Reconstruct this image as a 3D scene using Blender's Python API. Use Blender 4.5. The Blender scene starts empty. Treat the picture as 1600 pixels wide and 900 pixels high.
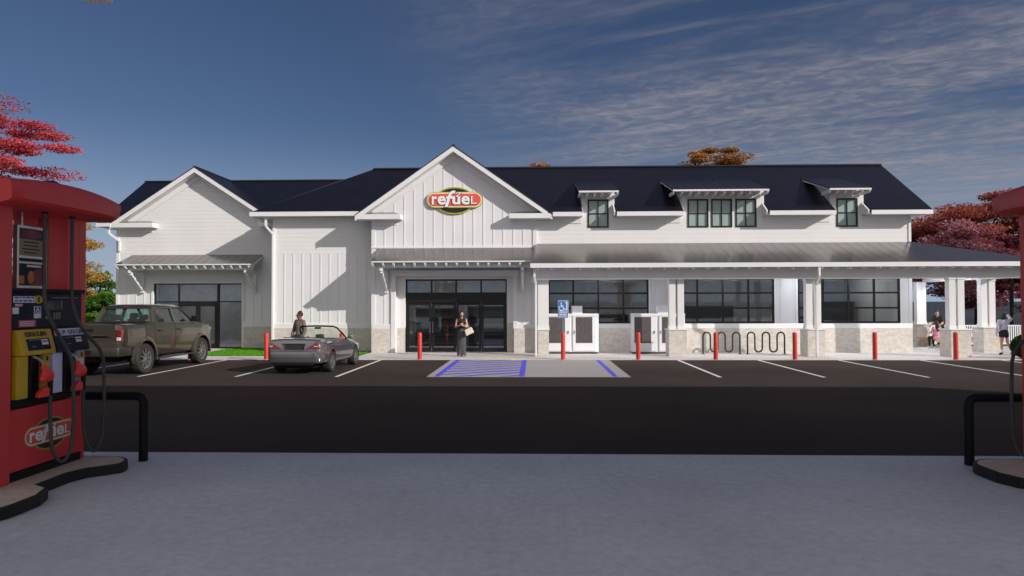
import bpy, bmesh, math, random
import numpy as np
from mathutils import Vector, Matrix
from mathutils.bvhtree import BVHTree

C = bpy.context.scene.collection
SC = bpy.context.scene
R = math.radians

# ---------------------------------------------------------------- camera
cam_d = bpy.data.cameras.new('camera'); cam = bpy.data.objects.new('camera', cam_d); C.objects.link(cam)
cam.location = (0, 0, 2.2)
cam.rotation_mode = 'QUATERNION'
YAW, PITCH, ROLL = R(1.847), R(1.1616), -0.0023
cam.rotation_quaternion = (Matrix.Rotation(YAW, 3, 'Z') @ Matrix.Rotation(R(90) + PITCH, 3, 'X') @ Matrix.Rotation(ROLL, 3, 'Z')).to_quaternion()
cam_d.sensor_width = 36; cam_d.lens = 36 * 1085 / 1600
cam_d.clip_start = 0.1; cam_d.clip_end = 6000
SC.camera = cam

# ---------------------------------------------------------------- sun and sky
SUN = Vector((1.62, -1.0, 0.84)).normalized()
sun_d = bpy.data.lights.new('sun', 'SUN'); sun = bpy.data.objects.new('sun', sun_d); C.objects.link(sun)
sun_d.energy = 4.15; sun_d.angle = R(0.5); sun_d.color = (1.0, 0.945, 0.89)
sun.rotation_euler = (-SUN).to_track_quat('-Z', 'Y').to_euler()
sun.location = (40, -25, 20)
W = bpy.data.worlds.new('World'); SC.world = W; W.use_nodes = True
SC.view_settings.view_transform = 'Standard'; SC.view_settings.look = 'None'
SC.view_settings.exposure = 0.08; SC.view_settings.gamma = 1; SC.view_settings.use_curve_mapping = False

def world():
    nt = W.node_tree; N = nt.nodes; L = nt.links
    N.clear()
    out = N.new('ShaderNodeOutputWorld'); bg = N.new('ShaderNodeBackground'); bg.inputs['Strength'].default_value = 0.05
    sky = N.new('ShaderNodeTexSky'); sky.sky_type = 'NISHITA'; sky.sun_disc = False
    sky.sun_elevation = math.asin(SUN.z); sky.sun_rotation = math.atan2(SUN.x, SUN.y)
    sky.altitude = 0; sky.air_density = 1.0; sky.dust_density = 0.15; sky.ozone_density = 3.0
    # thin altocumulus layer: the sky direction met with a flat layer high above
    tc = N.new('ShaderNodeTexCoord'); sep = N.new('ShaderNodeSeparateXYZ'); L.new(tc.outputs['Generated'], sep.inputs[0])
    def mth(op, a, b=None, clamp=False):
        n = N.new('ShaderNodeMath'); n.operation = op; n.use_clamp = clamp
        for i, q in enumerate((a, b)):
            if q is None: continue
            if isinstance(q, (int, float)): n.inputs[i].default_value = q
            else: L.new(q, n.inputs[i])
        return n.outputs[0]
    z = mth('MAXIMUM', sep.outputs['Z'], 0.03)
    px = mth('DIVIDE', sep.outputs['X'], z); py = mth('DIVIDE', sep.outputs['Y'], z)
    cv = N.new('ShaderNodeCombineXYZ'); L.new(px, cv.inputs[0]); L.new(py, cv.inputs[1])
    mp = N.new('ShaderNodeMapping'); mp.inputs['Rotation'].default_value = (0, 0, R(28)); L.new(cv.outputs[0], mp.inputs[0])
    def noise(scale, det, rough, sc=(1, 1, 1), dist=0.0, loc=(0, 0, 0)):
        m = N.new('ShaderNodeMapping'); m.inputs['Scale'].default_value = sc; m.inputs['Location'].default_value = loc
        L.new(mp.outputs[0], m.inputs[0])
        n = N.new('ShaderNodeTexNoise'); n.inputs['Scale'].default_value = scale; n.inputs['Detail'].default_value = det
        n.inputs['Roughness'].default_value = rough; n.inputs['Distortion'].default_value = dist
        L.new(m.outputs[0], n.inputs['Vector']); return n.outputs['Fac']
    def ramp(v, a, b):
        n = N.new('ShaderNodeMapRange'); n.inputs['From Min'].default_value = a; n.inputs['From Max'].default_value = b
        n.interpolation_type = 'SMOOTHSTEP'; L.new(v, n.inputs['Value']); return n.outputs[0]
    fine = ramp(noise(9.0, 5, 0.55, (1, 1.3, 1), 0.7), 0.36, 0.72)
    big = ramp(noise(0.8, 4, 0.55, (0.7, 1.3, 1), 0.3, (3.4, 1.3, 0)), 0.30, 0.60)
    wisp = ramp(noise(1.6, 6, 0.6, (0.5, 2.2, 1), 0.3, (1, 5, 0)), 0.46, 0.78)
    side = mth('MAXIMUM', ramp(px, -0.75, 0.65), ramp(sep.outputs['Y'], 0.15, -0.35))        # cloud bank to the right, plus an unseen one added behind for fill
    cl = mth('ADD', mth('MULTIPLY', mth('MULTIPLY', mth('ADD', mth('MULTIPLY', fine, 0.62), 0.38), big), 0.58), mth('MULTIPLY', wisp, 0.42))
    cl = mth('ADD', cl, mth('MULTIPLY', ramp(sep.outputs['Y'], 0.1, -0.4), 0.45))      # unseen layer behind the camera, thickened to fill the shade
    cl = mth('MULTIPLY', mth('MULTIPLY', cl, side), ramp(sep.outputs['Z'], 0.03, 0.16), True)
    mix = N.new('ShaderNodeMix'); mix.data_type = 'RGBA'
    tint = N.new('ShaderNodeMix'); tint.data_type = 'RGBA'; tint.blend_type = 'MULTIPLY'; tint.inputs[0].default_value = 1
    L.new(sky.outputs[0], tint.inputs['A']); tint.inputs['B'].default_value = (0.72, 0.74, 0.90, 1)
    low = N.new('ShaderNodeMix'); low.data_type = 'RGBA'     # grey-blue haze band low over the horizon
    L.new(ramp(sep.outputs['Z'], 0.25, -0.06), low.inputs[0]); L.new(tint.outputs['Result'], low.inputs['A']); low.inputs['B'].default_value = (6.7, 8.1, 10.8, 1)
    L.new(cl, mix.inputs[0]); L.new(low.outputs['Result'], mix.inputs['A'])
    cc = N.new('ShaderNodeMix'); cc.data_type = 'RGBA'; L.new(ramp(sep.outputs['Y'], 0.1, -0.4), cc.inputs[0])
    cc.inputs['A'].default_value = (6.0, 5.6, 6.1, 1); cc.inputs['B'].default_value = (14.5, 13.8, 13.6, 1); L.new(cc.outputs['Result'], mix.inputs['B'])  # second colour makes the unseen rear cloud brighter for fill
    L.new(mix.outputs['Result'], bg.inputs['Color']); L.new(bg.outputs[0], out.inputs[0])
world()

# ---------------------------------------------------------------- materials
def lin(r, g, b):
    f = lambda c: (c / 255 / 12.92) if c / 255 <= 0.04045 else ((c / 255 + 0.055) / 1.055) ** 2.4
    return (f(r), f(g), f(b), 1)

def nodes(name):
    m = bpy.data.materials.new(name); m.use_nodes = True
    nt = m.node_tree; b = nt.nodes['Principled BSDF']
    return m, nt, nt.nodes, nt.links, b

def mat(name, col, rough=0.6, metal=0.0, var=0.12, scale=3.0, bump=0.0, bscale=60, spec=0.5, coat=0.0):
    m, nt, N, L, b = nodes(name)
    b.inputs['Roughness'].default_value = rough; b.inputs['Metallic'].default_value = metal
    b.inputs['Specular IOR Level'].default_value = spec
    b.inputs['Coat Weight'].default_value = coat; b.inputs['Coat Roughness'].default_value = 0.05
    tc = N.new('ShaderNodeTexCoord')
    n = N.new('ShaderNodeTexNoise'); n.inputs['Scale'].default_value = scale; n.inputs['Detail'].default_value = 5
    L.new(tc.outputs['Object'], n.inputs['Vector'])
    mr = N.new('ShaderNodeMapRange'); mr.inputs['From Min'].default_value = 0.3; mr.inputs['From Max'].default_value = 0.7
    mr.inputs['To Min'].default_value = 1 - var; mr.inputs['To Max'].default_value = 1 + var
    L.new(n.outputs['Fac'], mr.inputs['Value'])
    mx = N.new('ShaderNodeMix'); mx.data_type = 'RGBA'; mx.blend_type = 'MULTIPLY'; mx.inputs[0].default_value = 1
    mx.inputs['A'].default_value = (*col[:3], 1); L.new(mr.outputs[0], mx.inputs['B'])
    L.new(mx.outputs['Result'], b.inputs['Base Color'])
    if bump:
        n2 = N.new('ShaderNodeTexNoise'); n2.inputs['Scale'].default_value = bscale; n2.inputs['Detail'].default_value = 4
        L.new(tc.outputs['Object'], n2.inputs['Vector'])
        bp = N.new('ShaderNodeBump'); bp.inputs['Strength'].default_value = bump; bp.inputs['Distance'].default_value = 0.01
        L.new(n2.outputs['Fac'], bp.inputs['Height']); L.new(bp.outputs[0], b.inputs['Normal'])
    return m

def mat_brick(name):
    m, nt, N, L, b = nodes(name)
    tc = N.new('ShaderNodeTexCoord'); s = N.new('ShaderNodeSeparateXYZ'); L.new(tc.outputs['Object'], s.inputs[0])
    a = N.new('ShaderNodeMath'); a.operation = 'ADD'; L.new(s.outputs[0], a.inputs[0]); L.new(s.outputs[1], a.inputs[1])
    c = N.new('ShaderNodeCombineXYZ'); L.new(a.outputs[0], c.inputs[0]); L.new(s.outputs[2], c.inputs[1])
    br = N.new('ShaderNodeTexBrick'); L.new(c.outputs[0], br.inputs['Vector'])
    br.inputs['Color1'].default_value = (0.60, 0.555, 0.495, 1); br.inputs['Color2'].default_value = (0.50, 0.45, 0.39, 1)
    br.inputs['Mortar'].default_value = (0.62, 0.60, 0.56, 1); br.inputs['Scale'].default_value = 1
    br.inputs['Mortar Size'].default_value = 0.007; br.inputs['Brick Width'].default_value = 0.21; br.inputs['Row Height'].default_value = 0.078
    br.inputs['Mortar Smooth'].default_value = 0.2; br.inputs['Bias'].default_value = -0.25
    n = N.new('ShaderNodeTexNoise'); n.inputs['Scale'].default_value = 7; n.inputs['Detail'].default_value = 6; L.new(tc.outputs['Object'], n.inputs['Vector'])
    mr = N.new('ShaderNodeMapRange'); mr.inputs['To Min'].default_value = 0.72; mr.inputs['To Max'].default_value = 1.28; L.new(n.outputs['Fac'], mr.inputs['Value'])
    mx = N.new('ShaderNodeMix'); mx.data_type = 'RGBA'; mx.blend_type = 'MULTIPLY'; mx.inputs[0].default_value = 1
    L.new(br.outputs['Color'], mx.inputs['A']); L.new(mr.outputs[0], mx.inputs['B']); L.new(mx.outputs['Result'], b.inputs['Base Color'])
    bp = N.new('ShaderNodeBump'); bp.inputs['Strength'].default_value = 0.6; bp.inputs['Distance'].default_value = 0.01; bp.invert = True
    L.new(br.outputs['Fac'], bp.inputs['Height']); L.new(bp.outputs[0], b.inputs['Normal'])
    b.inputs['Roughness'].default_value = 0.9
    return m

def mat_siding(name, col):
    m = mat(name, col, 0.55, 0, 0.03, 0.8)
    nt = m.node_tree; N = nt.nodes; L = nt.links; b = N['Principled BSDF']
    tc = N.new('ShaderNodeTexCoord'); s = N.new('ShaderNodeSeparateXYZ'); L.new(tc.outputs['Object'], s.inputs[0])
    d = N.new('ShaderNodeMath'); d.operation = 'DIVIDE'; d.inputs[1].default_value = 0.19; L.new(s.outputs[2], d.inputs[0])
    f = N.new('ShaderNodeMath'); f.operation = 'FRACT'; L.new(d.outputs[0], f.inputs[0])
    r = N.new('ShaderNodeValToRGB'); L.new(f.outputs[0], r.inputs[0])
    e = r.color_ramp.elements; e[0].position = 0.0; e[0].color = (0, 0, 0, 1); e[1].position = 0.07; e[1].color = (1, 1, 1, 1)
    q = e.new(1.0); q.color = (0.55, 0.55, 0.55, 1)
    bp = N.new('ShaderNodeBump'); bp.inputs['Strength'].default_value = 0.38; bp.inputs['Distance'].default_value = 0.02
    L.new(r.outputs[0], bp.inputs['Height']); L.new(bp.outputs[0], b.inputs['Normal'])
    return m

def mat_glass(name, tint, gloss=0.06, rough=0.02):
    m, nt, N, L, b = nodes(name)
    o = N['Material Output']; N.remove(b)
    t = N.new('ShaderNodeBsdfTransparent'); t.inputs[0].default_value = (*tint, 1)
    g = N.new('ShaderNodeBsdfGlossy'); g.inputs['Roughness'].default_value = rough; g.inputs['Color'].default_value = (0.9, 0.93, 0.95, 1)
    fr = N.new('ShaderNodeLayerWeight'); fr.inputs['Blend'].default_value = 0.5
    pw = N.new('ShaderNodeMath'); pw.operation = 'POWER'; pw.inputs[1].default_value = 4.0; L.new(fr.outputs['Facing'], pw.inputs[0])
    tc = N.new('ShaderNodeTexCoord'); n = N.new('ShaderNodeTexNoise'); n.inputs['Scale'].default_value = 0.7; L.new(tc.outputs['Object'], n.inputs['Vector'])
    bp = N.new('ShaderNodeBump'); bp.inputs['Strength'].default_value = 0.02; bp.inputs['Distance'].default_value = 0.1; L.new(n.outputs['Fac'], bp.inputs['Height']); L.new(bp.outputs[0], g.inputs['Normal'])
    a = N.new('ShaderNodeMath'); a.operation = 'ADD'; a.inputs[1].default_value = gloss; a.use_clamp = True; L.new(pw.outputs[0], a.inputs[0])
    mx = N.new('ShaderNodeMixShader'); L.new(a.outputs[0], mx.inputs[0]); L.new(t.outputs[0], mx.inputs[1]); L.new(g.outputs[0], mx.inputs[2])
    L.new(mx.outputs[0], o.inputs[0])
    return m

def mat_leaf(name, cols):
    m, nt, N, L, b = nodes(name)
    at = N.new('ShaderNodeAttribute'); at.attribute_name = 'tint'
    r = N.new('ShaderNodeValToRGB'); L.new(at.outputs['Fac'], r.inputs[0])
    e = r.color_ramp.elements
    e[0].color = (*cols[0], 1); e[1].color = (*cols[-1], 1)
    for i, c in enumerate(cols[1:-1]):
        q = e.new((i + 1) / (len(cols) - 1)); q.color = (*c, 1)
    o = N['Material Output']
    d = N.new('ShaderNodeBsdfDiffuse'); tr = N.new('ShaderNodeBsdfTranslucent')
    L.new(r.outputs[0], d.inputs[0]); L.new(r.outputs[0], tr.inputs[0])
    mx = N.new('ShaderNodeMixShader'); mx.inputs[0].default_value = 0.35
    L.new(d.outputs[0], mx.inputs[1]); L.new(tr.outputs[0], mx.inputs[2]); L.new(mx.outputs[0], o.inputs[0])
    N.remove(b)
    return m

def mat_asphalt(name):
    m, nt, N, L, b = nodes(name)
    tc = N.new('ShaderNodeTexCoord')
    def noise(s, d=4):
        n = N.new('ShaderNodeTexNoise'); n.inputs['Scale'].default_value = s; n.inputs['Detail'].default_value = d
        L.new(tc.outputs['Object'], n.inputs['Vector']); return n.outputs['Fac']
    big, small = noise(0.22, 7), noise(140, 3)
    mu = N.new('ShaderNodeMath'); mu.operation = 'MULTIPLY'; L.new(big, mu.inputs[0]); L.new(small, mu.inputs[1])
    r = N.new('ShaderNodeValToRGB'); L.new(mu.outputs[0], r.inputs[0])
    r.color_ramp.elements[0].position = 0.08; r.color_ramp.elements[0].color = (0.026, 0.0185, 0.0165, 1)
    r.color_ramp.elements[1].position = 0.45; r.color_ramp.elements[1].color = (0.068, 0.049, 0.043, 1)
    L.new(r.outputs[0], b.inputs['Base Color']); b.inputs['Roughness'].default_value = 0.95; b.inputs['Specular IOR Level'].default_value = 0.15
    bp = N.new('ShaderNodeBump'); bp.inputs['Strength'].default_value = 0.35; bp.inputs['Distance'].default_value = 0.008
    L.new(small, bp.inputs['Height']); L.new(bp.outputs[0], b.inputs['Normal'])
    return m

def mat_concrete(name, col, joint=0.0, stain=0.16):
    m, nt, N, L, b = nodes(name)
    tc = N.new('ShaderNodeTexCoord')
    def noise(s, d=5, ro=0.6):
        n = N.new('ShaderNodeTexNoise'); n.inputs['Scale'].default_value = s; n.inputs['Detail'].default_value = d; n.inputs['Roughness'].default_value = ro
        L.new(tc.outputs['Object'], n.inputs['Vector']); return n.outputs['Fac']
    def rng(v, lo, hi):
        q = N.new('ShaderNodeMapRange'); q.inputs['From Min'].default_value = 0.3; q.inputs['From Max'].default_value = 0.7
        q.inputs['To Min'].default_value = lo; q.inputs['To Max'].default_value = hi; L.new(v, q.inputs['Value']); return q.outputs[0]
    a = rng(noise(0.45, 6), 1 - stain, 1 + stain); c = rng(noise(9, 6, 0.7), 0.87, 1.13); f = rng(noise(120, 2), 0.93, 1.07)
    p = N.new('ShaderNodeMath'); p.operation = 'MULTIPLY'; L.new(a, p.inputs[0]); L.new(c, p.inputs[1])
    p2 = N.new('ShaderNodeMath'); p2.operation = 'MULTIPLY'; L.new(p.outputs[0], p2.inputs[0]); L.new(f, p2.inputs[1])
    mx = N.new('ShaderNodeMix'); mx.data_type = 'RGBA'; mx.blend_type = 'MULTIPLY'; mx.inputs[0].default_value = 1
    mx.inputs['A'].default_value = (*col, 1); L.new(p2.outputs[0], mx.inputs['B'])
    L.new(mx.outputs['Result'], b.inputs['Base Color']); b.inputs['Roughness'].default_value = 0.9; b.inputs['Specular IOR Level'].default_value = 0.25
    bp = N.new('ShaderNodeBump'); bp.inputs['Strength'].default_value = 0.2; bp.inputs['Distance'].default_value = 0.004
    L.new(c, bp.inputs['Height']); L.new(bp.outputs[0], b.inputs['Normal'])
    return m

def mat_speckle(name):                      # ice-bag photograph printed on the freezer doors
    m, nt, N, L, b = nodes(name)
    tc = N.new('ShaderNodeTexCoord')
    v = N.new('ShaderNodeTexVoronoi'); v.inputs['Scale'].default_value = 26; L.new(tc.outputs['Object'], v.inputs['Vector'])
    r = N.new('ShaderNodeValToRGB'); L.new(v.outputs['Distance'], r.inputs[0])
    r.color_ramp.elements[0].position = 0.05; r.color_ramp.elements[0].color = (0.34, 0.32, 0.31, 1)
    r.color_ramp.elements[1].position = 0.32; r.color_ramp.elements[1].color = (0.09, 0.078, 0.075, 1)
    L.new(r.outputs[0], b.inputs['Base Color']); b.inputs['Roughness'].default_value = 0.25
    return m

M = dict(
    siding=mat_siding('white_lap_siding', (0.71, 0.705, 0.70)),
    panel=mat('white_panel_paint', (0.70, 0.695, 0.70), 0.55, 0, 0.035, 0.7),
    trim=mat('white_trim_paint', (0.72, 0.715, 0.71), 0.5, 0, 0.03, 1.2),
    brick=mat_brick('cream_brick'),
    roof=mat('dark_metal_roof', (0.007, 0.007, 0.013), 0.30, 0.0, 0.15, 1.3, spec=0.6),
    porchmetal=mat('grey_metal_roof', (0.25, 0.235, 0.23), 0.24, 0.95, 0.08, 1.3),
    frame=mat('black_frame_metal', (0.012, 0.011, 0.011), 0.4, 0.2, 0.2, 4),
    glass=mat_glass('window_glass', (0.80, 0.82, 0.83), 0.07),
    blind=mat('pale_green_blind', (0.40, 0.47, 0.44), 0.4, 0, 0.05, 1.0, spec=0.8),
    inner=mat('interior_grey', (0.42, 0.42, 0.43), 0.8),
    innerdark=mat('interior_shelf', (0.05, 0.06, 0.065), 0.5),
    innerlight=mat('interior_ceiling', (0.7, 0.7, 0.7), 0.8),
    asphalt=mat_asphalt('asphalt'),
    concrete=mat_concrete('apron_concrete', (0.61, 0.63, 0.67), stain=0.10),
    walk=mat_concrete('walkway_concrete', (0.56, 0.53, 0.515), stain=0.07),
    pad=mat_concrete('pad_concrete', (0.36, 0.34, 0.335), stain=0.06),
    island=mat_concrete('island_concrete', (0.55, 0.46, 0.38)),
    ground=mat('far_ground', (0.05, 0.058, 0.07), 0.9, 0, 0.25, 0.02, spec=0.1),
    paint=mat('white_road_paint', (0.74, 0.73, 0.72), 0.7, 0, 0.10, 9),
    blue=mat('blue_road_paint', (0.075, 0.065, 0.75), 0.6, 0, 0.12, 6),
    yellow=mat('yellow_road_paint', (0.62, 0.60, 0.05), 0.7, 0, 0.45, 12),
    bollard=mat('red_bollard_paint', (0.55, 0.042, 0.03), 0.45, 0, 0.08, 5),
    pumpred=mat('red_pump_paint', (0.66, 0.045, 0.05), 0.38, 0, 0.05, 2),
    black=mat('black_plastic', (0.008, 0.008, 0.009), 0.5, 0, 0.2, 5, spec=0.2),
    curb=mat('black_curb_paint', (0.010, 0.010, 0.010), 0.75, 0, 0.3, 6, 0.3, 40),
    navy=mat('navy_panel', (0.010, 0.011, 0.030), 0.4, 0, 0.1, 3, spec=0.2),
    gold=mat('yellow_panel', (0.60, 0.38, 0.015), 0.4, 0, 0.06, 4),
    lilac=mat('white_panel', (0.66, 0.66, 0.86), 0.4, 0, 0.05, 4),
    hose=mat('grey_rubber_hose', (0.06, 0.058, 0.055), 0.6, 0, 0.15, 8),
    nozzle=mat('red_nozzle_rubber', (0.92, 0.05, 0.035), 0.45, 0, 0.05, 6),
    steel=mat('brushed_steel', (0.55, 0.55, 0.55), 0.3, 1.0, 0.08, 12),
    grey=mat('grey_metal', (0.25, 0.25, 0.25), 0.45, 0.4, 0.1, 4),
    soffit=mat('canopy_soffit', (0.75, 0.76, 0.78), 0.6, 0, 0.03, 1),
    signred=mat('sign_red', (0.72, 0.095, 0.075), 0.4, 0, 0.03, 2),
    cream=mat('sign_cream', (0.80, 0.70, 0.48), 0.5, 0, 0.03, 2),
    olive=mat('sign_olive', (0.36, 0.36, 0.035), 0.5, 0, 0.04, 2),
    signblack=mat('sign_black', (0.012, 0.010, 0.007), 0.5, 0, 0.1, 2),
    white=mat('sign_white', (0.80, 0.79, 0.80), 0.5, 0, 0.03, 2),
    blueplate=mat('sign_blue', (0.03, 0.17, 0.46), 0.45, 0, 0.06, 6),
    rackm=mat('dark_rack_steel', (0.045, 0.043, 0.040), 0.45, 0.5, 0.15, 6),
    wood=mat('pale_timber', (0.42, 0.28, 0.13), 0.7, 0, 0.2, 9),
    truck=mat('bronze_car_paint', (0.10, 0.082, 0.060), 0.26, 0.75, 0.04, 1.5, coat=1.0),
    tgrey=mat('grey_bumper', (0.065, 0.058, 0.050), 0.35, 0.6, 0.08, 3),
    car=mat('silver_grey_car_paint', (0.22, 0.205, 0.21), 0.26, 0.75, 0.03, 1.5, coat=1.0),
    tyre=mat('tyre_rubber', (0.022, 0.021, 0.020), 0.8, 0, 0.15, 9),
    rim=mat('alloy_rim', (0.42, 0.41, 0.40), 0.25, 0.8, 0.06, 5),
    lamp=mat('tail_lamp_red', (0.16, 0.006, 0.010), 0.12, 0, 0.25, 14, coat=1.0),
    lampw=mat('tail_lamp_clear', (0.6, 0.55, 0.52), 0.15, 0, 0.15, 12, coat=1.0),
    carglass=mat_glass('car_glass', (0.42, 0.58, 0.56), 0.05),
    leather=mat('dark_seat', (0.022, 0.026, 0.030), 0.5, 0, 0.15, 6),
    icephoto=mat_speckle('ice_photo'),
    frz=mat('freezer_white', (0.78, 0.78, 0.80), 0.4, 0, 0.03, 2),
    skin=mat('skin_light', (0.50, 0.27, 0.18), 0.55, 0, 0.06, 8),
    skindark=mat('skin_brown', (0.19, 0.085, 0.05), 0.5, 0, 0.06, 8),
    hair=mat('dark_brown_hair', (0.022, 0.014, 0.010), 0.55, 0, 0.3, 40),
    hairb=mat('black_hair', (0.010, 0.009, 0.009), 0.55, 0, 0.3, 40),
    dress=mat('charcoal_dress', (0.055, 0.053, 0.062), 0.8, 0, 0.12, 10, 0.2, 30),
    topblk=mat('black_top', (0.010, 0.010, 0.014), 0.8, 0, 0.15, 10),
    brown=mat('brown_shirt', (0.14, 0.108, 0.092), 0.85, 0, 0.1, 12, 0.2, 40),
    trousers=mat('dark_trousers', (0.02, 0.02, 0.026), 0.85, 0, 0.15, 12),
    bag=mat('cream_bag', (0.62, 0.56, 0.44), 0.6, 0, 0.06, 8),
    hoodie=mat('pale_lilac_hoodie', (0.55, 0.50, 0.60), 0.85, 0, 0.1, 10, 0.2, 40),
    pink=mat('pink_top', (0.62, 0.24, 0.34), 0.85, 0, 0.3, 16),
    eye=mat('dark_eye', (0.01, 0.008, 0.008), 0.2), lip=mat('lips', (0.28, 0.07, 0.06), 0.5),
    bark=mat('bark', (0.045, 0.033, 0.028), 0.95, 0, 0.35, 6, 0.6, 14),
    lawn=mat('lawn_soil', (0.05, 0.13, 0.012), 0.95, 0, 0.35, 5),
    fence=mat('white_picket_paint', (0.78, 0.78, 0.79), 0.55, 0, 0.04, 3),
    poster1=mat('dark_poster', (0.02, 0.012, 0.03), 0.4, 0, 0.5, 3),
    poster2=mat('beige_poster', (0.28, 0.22, 0.15), 0.5, 0, 0.08, 3),
    poster3=mat('magenta_poster', (0.16, 0.02, 0.05), 0.4, 0, 0.6, 5),
    orange=mat('orange_poster', (0.50, 0.16, 0.02), 0.4, 0, 0.3, 12),
    screen=mat('grey_screen', (0.06, 0.075, 0.07), 0.15, 0, 0.05, 3),
    stickerp=mat('pink_sticker', (0.50, 0.06, 0.17), 0.5, 0, 0.1, 8),
    stickerb=mat('blue_sticker', (0.05, 0.07, 0.42), 0.5, 0, 0.1, 8),
)

M['clear'] = mat_glass('clear_glass', (0.95, 0.97, 0.97), 0.01)
def mat_lamp(name, col, s):
    m, nt, N, L, b = nodes(name); b.inputs['Base Color'].default_value = (0.8, 0.8, 0.8, 1)
    b.inputs['Emission Color'].default_value = (*col, 1); b.inputs['Emission Strength'].default_value = s; return m
M['tube'] = mat_lamp('lit_ceiling_tube', (1.0, 0.97, 0.92), 15.0)
M['downlight'] = mat_lamp('lit_downlight', (0.86, 0.90, 1.0), 215.0)
# ---------------------------------------------------------------- mesh builder
class MB:
    def __init__(s): s.v = []; s.f = []
    def add(s, vs, fs):
        o = len(s.v); s.v += [tuple(p) for p in vs]; s.f += [tuple(i + o for i in f) for f in fs]; return s
    def box(s, x0, x1, y0, y1, z0, z1):
        return s.add([(x0, y0, z0), (x1, y0, z0), (x1, y1, z0), (x0, y1, z0), (x0, y0, z1), (x1, y0, z1), (x1, y1, z1), (x0, y1, z1)],
                     [(0, 3, 2, 1), (4, 5, 6, 7), (0, 1, 5, 4), (1, 2, 6, 5), (2, 3, 7, 6), (3, 0, 4, 7)])
    def prism(s, poly, ax, a, b):            # 2-D polygon extruded along axis ax ('x': poly=(y,z), 'y': (x,z), 'z': (x,y))
        def P(p, t): return (t, p[0], p[1]) if ax == 'x' else (p[0], t, p[1]) if ax == 'y' else (p[0], p[1], t)
        n = len(poly)
        return s.add([P(p, a) for p in poly] + [P(p, b) for p in poly],
                     [tuple(range(n)), tuple(range(2 * n - 1, n - 1, -1))] + [(i, (i + 1) % n, n + (i + 1) % n, n + i) for i in range(n)])
    def beam(s, p0, p1, w, d, up=(0, 0, 1)):
        p0, p1 = Vector(p0), Vector(p1); t = (p1 - p0).normalized(); u = Vector(up)
        if abs(t.dot(u)) > 0.98: u = Vector((0, 1, 0))
        a = t.cross(u).normalized() * w / 2; b = a.cross(t).normalized() * d / 2
        return s.add([p0 - a - b, p0 + a - b, p0 + a + b, p0 - a + b, p1 - a - b, p1 + a - b, p1 + a + b, p1 - a + b],
                     [(0, 3, 2, 1), (4, 5, 6, 7), (0, 1, 5, 4), (1, 2, 6, 5), (2, 3, 7, 6), (3, 0, 4, 7)])
    def tube(s, pts, r, n=10, rs=None):
        pts = [Vector(p) for p in pts]; k = len(pts); ring = []
        prev = None
        for i, p in enumerate(pts):
            t = (pts[min(i + 1, k - 1)] - pts[max(i - 1, 0)]).normalized()
            if prev is None:
                u = Vector((0, 0, 1)) if abs(t.z) < 0.9 else Vector((0, 1, 0)); a = t.cross(u).normalized()
            else: a = (prev - t * prev.dot(t)).normalized()
            prev = a; b = t.cross(a); rr = rs[i] if rs else r
            ring.append([p + (a * math.cos(2 * math.pi * j / n) + b * math.sin(2 * math.pi * j / n)) * rr for j in range(n)])
        return s.loft(ring)
    def loft(s, rings, cap=True):
        n = len(rings[0]); vs = [p for r in rings for p in r]; fs = []
        for i in range(len(rings) - 1):
            for j in range(n): fs.append((i * n + j, i * n + (j + 1) % n, (i + 1) * n + (j + 1) % n, (i + 1) * n + j))
        if cap: fs += [tuple(range(n - 1, -1, -1)), tuple(range((len(rings) - 1) * n, len(rings) * n))]
        return s.add(vs, fs)
    def cyl(s, p0, p1, r0, r1=None, n=16): return s.tube([p0, p1], r0, n, [r0, r0 if r1 is None else r1])
    def ball(s, c, r, nu=14, nv=9, rot=None):
        r = (r, r, r) if isinstance(r, (int, float)) else r; rings = []
        vs = []; c = Vector(c)
        for i in range(1, nv):
            th = math.pi * i / nv
            rings.append([Vector((r[0] * math.sin(th) * math.cos(2 * math.pi * j / nu), r[1] * math.sin(th) * math.sin(2 * math.pi * j / nu), -r[2] * math.cos(th))) for j in range(nu)])
        rings = [[Vector((0, 0, -r[2]))] * 1] + rings + [[Vector((0, 0, r[2]))]]
        vs = [p for q in rings for p in q]
        if rot: vs = [rot @ p for p in vs]
        vs = [p + c for p in vs]; fs = []
        for j in range(nu): fs.append((0, 1 + (j + 1) % nu, 1 + j))
        for i in range(nv - 2):
            o = 1 + i * nu
            for j in range(nu): fs.append((o + j, o + (j + 1) % nu, o + nu + (j + 1) % nu, o + nu + j))
        o = 1 + (nv - 2) * nu
        for j in range(nu): fs.append((o + j, o + (j + 1) % nu, o + nu))
        return s.add(vs, fs)
    def capsule(s, p0, r0, p1, r1, n=12, m=4):
        p0, p1 = Vector(p0), Vector(p1); t = p1 - p0; Lg = t.length
        if Lg < 1e-5: return s.ball(p0, max(r0, r1))
        t /= Lg; u = Vector((0, 0, 1)) if abs(t.z) < 0.9 else Vector((0, 1, 0)); a = t.cross(u).normalized(); b = t.cross(a)
        rings = []
        for i in range(1, m + 1):
            q = math.pi / 2 * i / m; rings.append((p0 - t * r0 * math.cos(q), r0 * math.sin(q)))
        for i in range(m, 0, -1):
            q = math.pi / 2 * i / m; rings.append((p1 + t * r1 * math.cos(q), r1 * math.sin(q)))
        return s.loft([[c + (a * math.cos(2 * math.pi * j / n) + b * math.sin(2 * math.pi * j / n)) * rr for j in range(n)] for c, rr in rings])
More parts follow.
